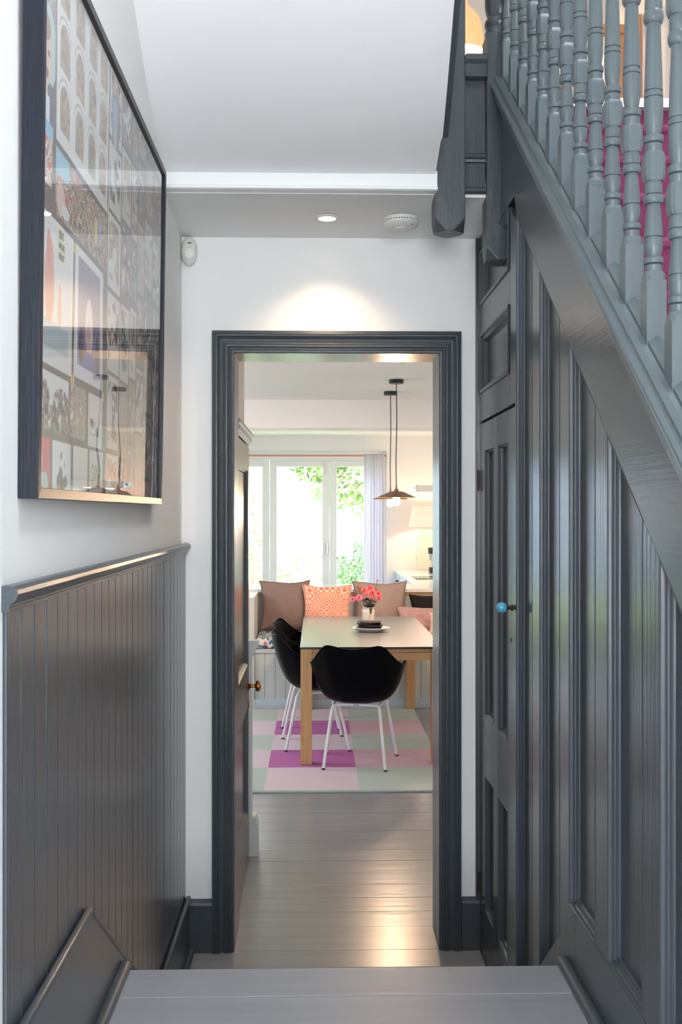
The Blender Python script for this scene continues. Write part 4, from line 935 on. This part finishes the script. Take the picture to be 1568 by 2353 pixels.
# ================================================================== framed print on the left wall
pf = thing('picture_frame', 'long black-framed glazed print of many posters on the hall wall', 'picture', (-0.455, 0, 1.622)); pf.rotation_euler = (0, .0122, 0)
A0, A1, H = 1.722, 3.108, .987; FW = .0185
def fside(pts, m): loc_child(MB().prism(pts, 0, -.0335, lambda p, q, a: (a, p, q)), 'frame_side', m, pf, bevel=.0008)
fside([(A0, 0), (A0 + FW, FW), (A0 + FW, H - FW), (A0, H)], M['black']); fside([(A1, 0), (A1, H), (A1 - FW, H - FW), (A1 - FW, FW)], M['black'])
fside([(A0, 0), (A1, 0), (A1 - FW, FW), (A0 + FW, FW)], M['black_h']); fside([(A0, H), (A0 + FW, H - FW), (A1 - FW, H - FW), (A1, H)], M['black_h'])
loc_child(MB().box(-.031, -.022, A0 + FW, A1 - FW, FW, H - FW), 'backing_board', M['black'], pf)
ya, yb, za, zb = A0 + FW - .001, A1 - FW + .001, FW - .001, H - FW + .001
loc_child(MB().add([(-.0055, ya, za), (-.0055, yb, za), (-.0055, yb, zb), (-.0055, ya, zb)], [(0, 1, 2, 3)]), 'glass', M['pic_glass'], pf, fix=False)
NYp, NZp = 560, 392
Yg = np.linspace(ya, yb, NYp); Zg = np.linspace(za, zb, NZp) + 1.622
YY, ZZ = np.meshgrid(Yg, Zg); IM = np.zeros((NZp, NYp, 3)); IM[:] = lin((66, 54, 50))
rs = np.random.RandomState(11)
def vnoise(fy, fz, seed):
    r_ = np.random.RandomState(seed); ny, nz = int(fy) + 3, int(fz) + 3; g = r_.rand(nz, ny)
    a = (YY - ya) / (yb - ya) * fy; b = (ZZ - 1.622) / H * fz; i = np.clip(a.astype(int), 0, ny - 2); j = np.clip(b.astype(int), 0, nz - 2); fa, fb = a - i, b - j
    fa = fa * fa * (3 - 2 * fa); fb = fb * fb * (3 - 2 * fb)
    return (g[j, i] * (1 - fa) + g[j, i + 1] * fa) * (1 - fb) + (g[j + 1, i] * (1 - fa) + g[j + 1, i + 1] * fa) * fb
def put(mask, c): IM[mask] = lin(c)
def rect(y0, y1, z0, z1): return (YY > y0) & (YY < y1) & (ZZ > z0) & (ZZ < z1)
def oval(y, z, ry, rz): return ((YY - y) / ry) ** 2 + ((ZZ - z) / rz) ** 2 < 1
NA = vnoise(150, 110, 1) * .6 + vnoise(60, 44, 2) * .4; NB_ = vnoise(34, 26, 3); NC = vnoise(90, 60, 5)
def crowd(mask, pal, thr=(.35, .45, .53, .6, .7), n=None):
    n = NA if n is None else n; t0 = 0
    for c, t in zip(pal, list(thr) + [2]):
        put(mask & (n >= t0) & (n < t), c); t0 = t
SEPIA = [(112, 92, 74), (136, 114, 90), (156, 132, 104), (170, 146, 114), (140, 118, 94), (186, 164, 134)]
GREYS = [(40, 38, 38), (86, 82, 80), (130, 126, 122), (66, 62, 60), (180, 176, 172), (230, 228, 224)]
MULTI = [(52, 40, 36), (150, 60, 50), (206, 176, 110), (70, 110, 160), (196, 140, 130), (226, 220, 210)]
# top-left portrait strip of a boy, and the strips below it
m_ = rect(1.745, 1.852, 2.43, 2.62); crowd(m_, [(120, 110, 122), (150, 140, 150), (96, 84, 96), (170, 160, 168), (80, 70, 80), (200, 196, 200)])
m_ = rect(1.745, 1.852, 2.325, 2.47); put(m_ & oval(1.775, 2.40, .085, .085), (160, 200, 196)); put(rect(1.745, 1.84, 2.25, 2.34), (48, 50, 62))
put(oval(1.782, 2.385, .044, .062), (222, 176, 150)); put(oval(1.776, 2.430, .044, .026), (126, 84, 62)); put(rect(1.765, 1.80, 2.31, 2.345), (214, 164, 138))
put(oval(1.776, 2.392, .010, .005) | oval(1.808, 2.388, .009, .005), (70, 50, 44)); put(oval(1.795, 2.352, .012, .010), (90, 44, 42)); put(oval(1.794, 2.370, .006, .009), (200, 140, 116))
put(rect(1.757, 1.815, 2.270, 2.315), (206, 220, 236)); put((rect(1.745, 1.84, 2.245, 2.272)), (110, 170, 208))
crowd(rect(1.745, 1.835, 2.165, 2.244), [(214, 150, 120), (236, 214, 190), (60, 44, 44), (206, 120, 90), (240, 226, 200), (200, 60, 50)], n=NC)
# arches poster
put(rect(1.862, 2.322, 2.262, 2.60), (232, 228, 220))
for ci, yc in enumerate((1.925, 2.045, 2.160, 2.268)):
    for ri in range(4):
        z0 = 2.288 + ri * .112; half = .036
        arch = (rect(yc - half, yc + half, z0, z0 + .062)) | (oval(yc, z0 + .058, half, .030) & (ZZ > z0 + .055)); rim = oval(yc, z0 + .060, half + .014, .042) & ~oval(yc, z0 + .060, half + .010, .037) & (ZZ > z0 + .066)
        put(rim, (168, 160, 150)); crowd(arch, SEPIA)
# crowd scene band
m_ = rect(1.862, 2.322, 2.130, 2.250); crowd(m_, [(60, 44, 40), (120, 92, 70), (186, 160, 110), (48, 38, 36), (206, 178, 160), (150, 60, 60)])
put(rect(1.862, 1.96, 2.205, 2.25), (120, 190, 214)); put(oval(1.90, 2.165, .030, .030), (224, 180, 160)); put(oval(1.935, 2.150, .03, .012), (206, 222, 220)); put(oval(2.21, 2.19, .014, .030), (228, 190, 70)); put(oval(2.24, 2.20, .010, .022), (80, 120, 180))
# poster with the small yellow sign
put(rect(1.745, 2.005, 1.858, 2.118), (236, 232, 226)); put(rect(1.760, 1.985, 1.885, 2.105), (214, 216, 214)); put(rect(1.770, 1.975, 1.890, 1.935), (172, 186, 186))
put(rect(1.884, 1.942, 2.050, 2.112), (240, 222, 160))
wob = (NB_ - .5) * .02
put(oval(1.832 + .0, 2.005, .034, .075) & (np.abs(YY - 1.832 + wob) < .034), (222, 116, 84)); put(oval(1.822, 2.060, .014, .030), (206, 96, 72)); put(oval(1.905, 1.965, .015, .030) | oval(1.905, 2.0, .011, .012), (226, 140, 104))
# purple panel poster
put(rect(2.022, 2.285, 1.862, 2.118), (238, 234, 230)); put(rect(2.050, 2.255, 1.890, 2.100), (104, 88, 116)); put(oval(2.150, 1.975, .034, .060), (226, 220, 222)); put(oval(2.145, 1.945, .02, .045), (214, 160, 140))
put(rect(2.050, 2.255, 1.888, 1.925), (86, 92, 150)); put(oval(2.08, 1.93, .022, .035) | oval(2.23, 1.93, .02, .04), (60, 44, 50))
# lower rows
put(rect(1.745, 1.985, 1.742, 1.846), (226, 234, 240)); crowd(rect(1.745, 1.985, 1.742, 1.790) | oval(1.80, 1.79, .045, .042) | oval(1.93, 1.795, .06, .03), GREYS)
for y in (1.757, 1.773): put(oval(y, 1.820, .005, .009), (60, 56, 56)); put(rect(y - .003, y + .003, 1.77, 1.815), (60, 56, 56))
crowd(rect(2.000, 2.130, 1.742, 1.846), [(150, 130, 96), (110, 92, 70), (206, 190, 160), (80, 66, 54), (170, 150, 120), (220, 210, 190)])
put(rect(2.150, 2.285, 1.735, 1.846), (226, 222, 216)); crowd(rect(2.165, 2.27, 1.760, 1.795), GREYS, n=NC)
put(rect(1.745, 1.852, 1.636, 1.728), (206, 50, 52)); put(oval(1.78, 1.69, .016, .035) | oval(1.775, 1.655, .028, .022), (232, 214, 206)); put(oval(1.815, 1.65, .024, .02), (150, 190, 180))
put(rect(1.868, 2.010, 1.636, 1.728), (236, 234, 232)); m_ = oval(1.94, 1.685, .022, .026) | oval(1.94, 1.655, .04, .022); crowd(m_, GREYS, n=NC)
put(rect(2.025, 2.150, 1.636, 1.728), (232, 224, 212)); put(rect(2.165, 2.30, 1.636, 1.728), (226, 218, 206)); crowd(rect(2.185, 2.28, 1.65, 1.70), [(200, 180, 130), (150, 120, 80), (230, 220, 200), (120, 96, 60), (210, 200, 180), (240, 236, 226)])
# the far columns: many small posters
cols_ = [(2.335, 2.475), (2.487, 2.600), (2.612, 2.700), (2.712, 2.815), (2.827, 2.955), (2.967, 3.09)]
bases = [[(232, 228, 216), (222, 216, 206), (226, 220, 206), (214, 206, 196), (206, 196, 186)], [(120, 104, 96), (214, 206, 196), (96, 84, 80), (200, 190, 176), (150, 130, 110)],
         [(96, 108, 120), (176, 166, 150), (84, 74, 70), (214, 210, 204), (128, 110, 90)], [(150, 140, 120), (92, 80, 74), (168, 150, 130), (104, 92, 88), (190, 180, 166)],
         [(110, 110, 106), (128, 108, 96), (176, 170, 160), (92, 82, 78), (140, 124, 108)], [(120, 110, 100), (96, 84, 78), (150, 140, 126), (84, 74, 70), (110, 96, 84)]]
for ci, (a, b) in enumerate(cols_):
    z = 2.60 + .03 * ci; ri = 0
    while z > 1.64:
        h_ = .150 + .035 * rs.rand(); z1, z0 = z, max(1.636, z - h_); bc = bases[ci][ri % 5]; put(rect(a, b, z0, z1), bc)
        pal = [MULTI, GREYS, SEPIA][(ci + ri) % 3]; mrg = .012 if sum(bc) > 560 else .003
        crowd(rect(a + mrg, b - mrg, z0 + .02, z1 - .012) & (NB_ > .38), pal, n=NC if (ci + ri) % 2 else NA)
        z = z0 - .011; ri += 1
put(rect(2.362, 2.445, 2.43, 2.55), (92, 104, 118)); put(oval(2.395, 2.49, .022, .05), (106, 166, 206)); put(oval(2.40, 2.45, .010, .022), (226, 206, 110))
# tape tabs at poster corners
for y, z in ((2.005, 1.855), (2.022, 1.855), (2.005, 2.105), (2.022, 2.105), (2.29, 1.85), (2.285, 2.10), (2.335, 2.27), (2.335, 1.99)): put(rect(y - .006, y + .006, z - .010, z + .010), (236, 206, 90))
xw = -.0135 + .0012 * np.sin(YY * 9) * np.cos(ZZ * 7)
IM = np.clip(IM ** .62 * 1.03, 0, .88)
vv = np.stack([xw, YY, ZZ - 1.622], -1).reshape(-1, 3)
ii = np.arange((NZp - 1) * NYp).reshape(NZp - 1, NYp)[:, :-1].ravel(); ff = np.stack([ii, ii + 1, ii + NYp + 1, ii + NYp], -1)
me = bpy.data.meshes.new('print'); me.vertices.add(len(vv)); me.vertices.foreach_set('co', vv.ravel().astype('f'))
me.loops.add(ff.size); me.loops.foreach_set('vertex_index', ff.ravel().astype('i')); me.polygons.add(len(ff))
me.polygons.foreach_set('loop_start', (np.arange(len(ff)) * 4).astype('i')); me.update(calc_edges=True)
ca = me.color_attributes.new('Col', 'FLOAT_COLOR', 'POINT'); ca.data.foreach_set('color', np.concatenate([IM.reshape(-1, 3), np.ones((NYp * NZp, 1))], 1).ravel().astype('f'))
me.materials.append(M['print']); po = bpy.data.objects.new('print', me); C.objects.link(po); po.parent = pf; lab(po, 'collage print of rows of small posters')
ink = mat('dark_ink', lin((50, 52, 56)), .8)
for i, tx in enumerate(('EAT', 'MORE', 'FRUIT')):
    cu = bpy.data.curves.new('lettering', 'FONT'); cu.body = tx; cu.size = .0185 if i < 1 else .0150; cu.align_x = 'LEFT'; cu.offset = .0007; cu.materials.append(ink)
    to = bpy.data.objects.new('lettering', cu); C.objects.link(to); to.parent = po; to.location = (-.0118, 1.890, 2.094 - .0185 * i - 1.622); to.rotation_euler = (R(90), 0, R(90))
    bpy.context.view_layer.update(); tm = bpy.data.meshes.new_from_object(to.evaluated_get(bpy.context.evaluated_depsgraph_get())); mw_ = to.location.copy()
    bpy.data.objects.remove(to); to = bpy.data.objects.new('lettering', tm); C.objects.link(to); to.parent = po; to.location = mw_; to.rotation_euler = (R(90), 0, R(90))
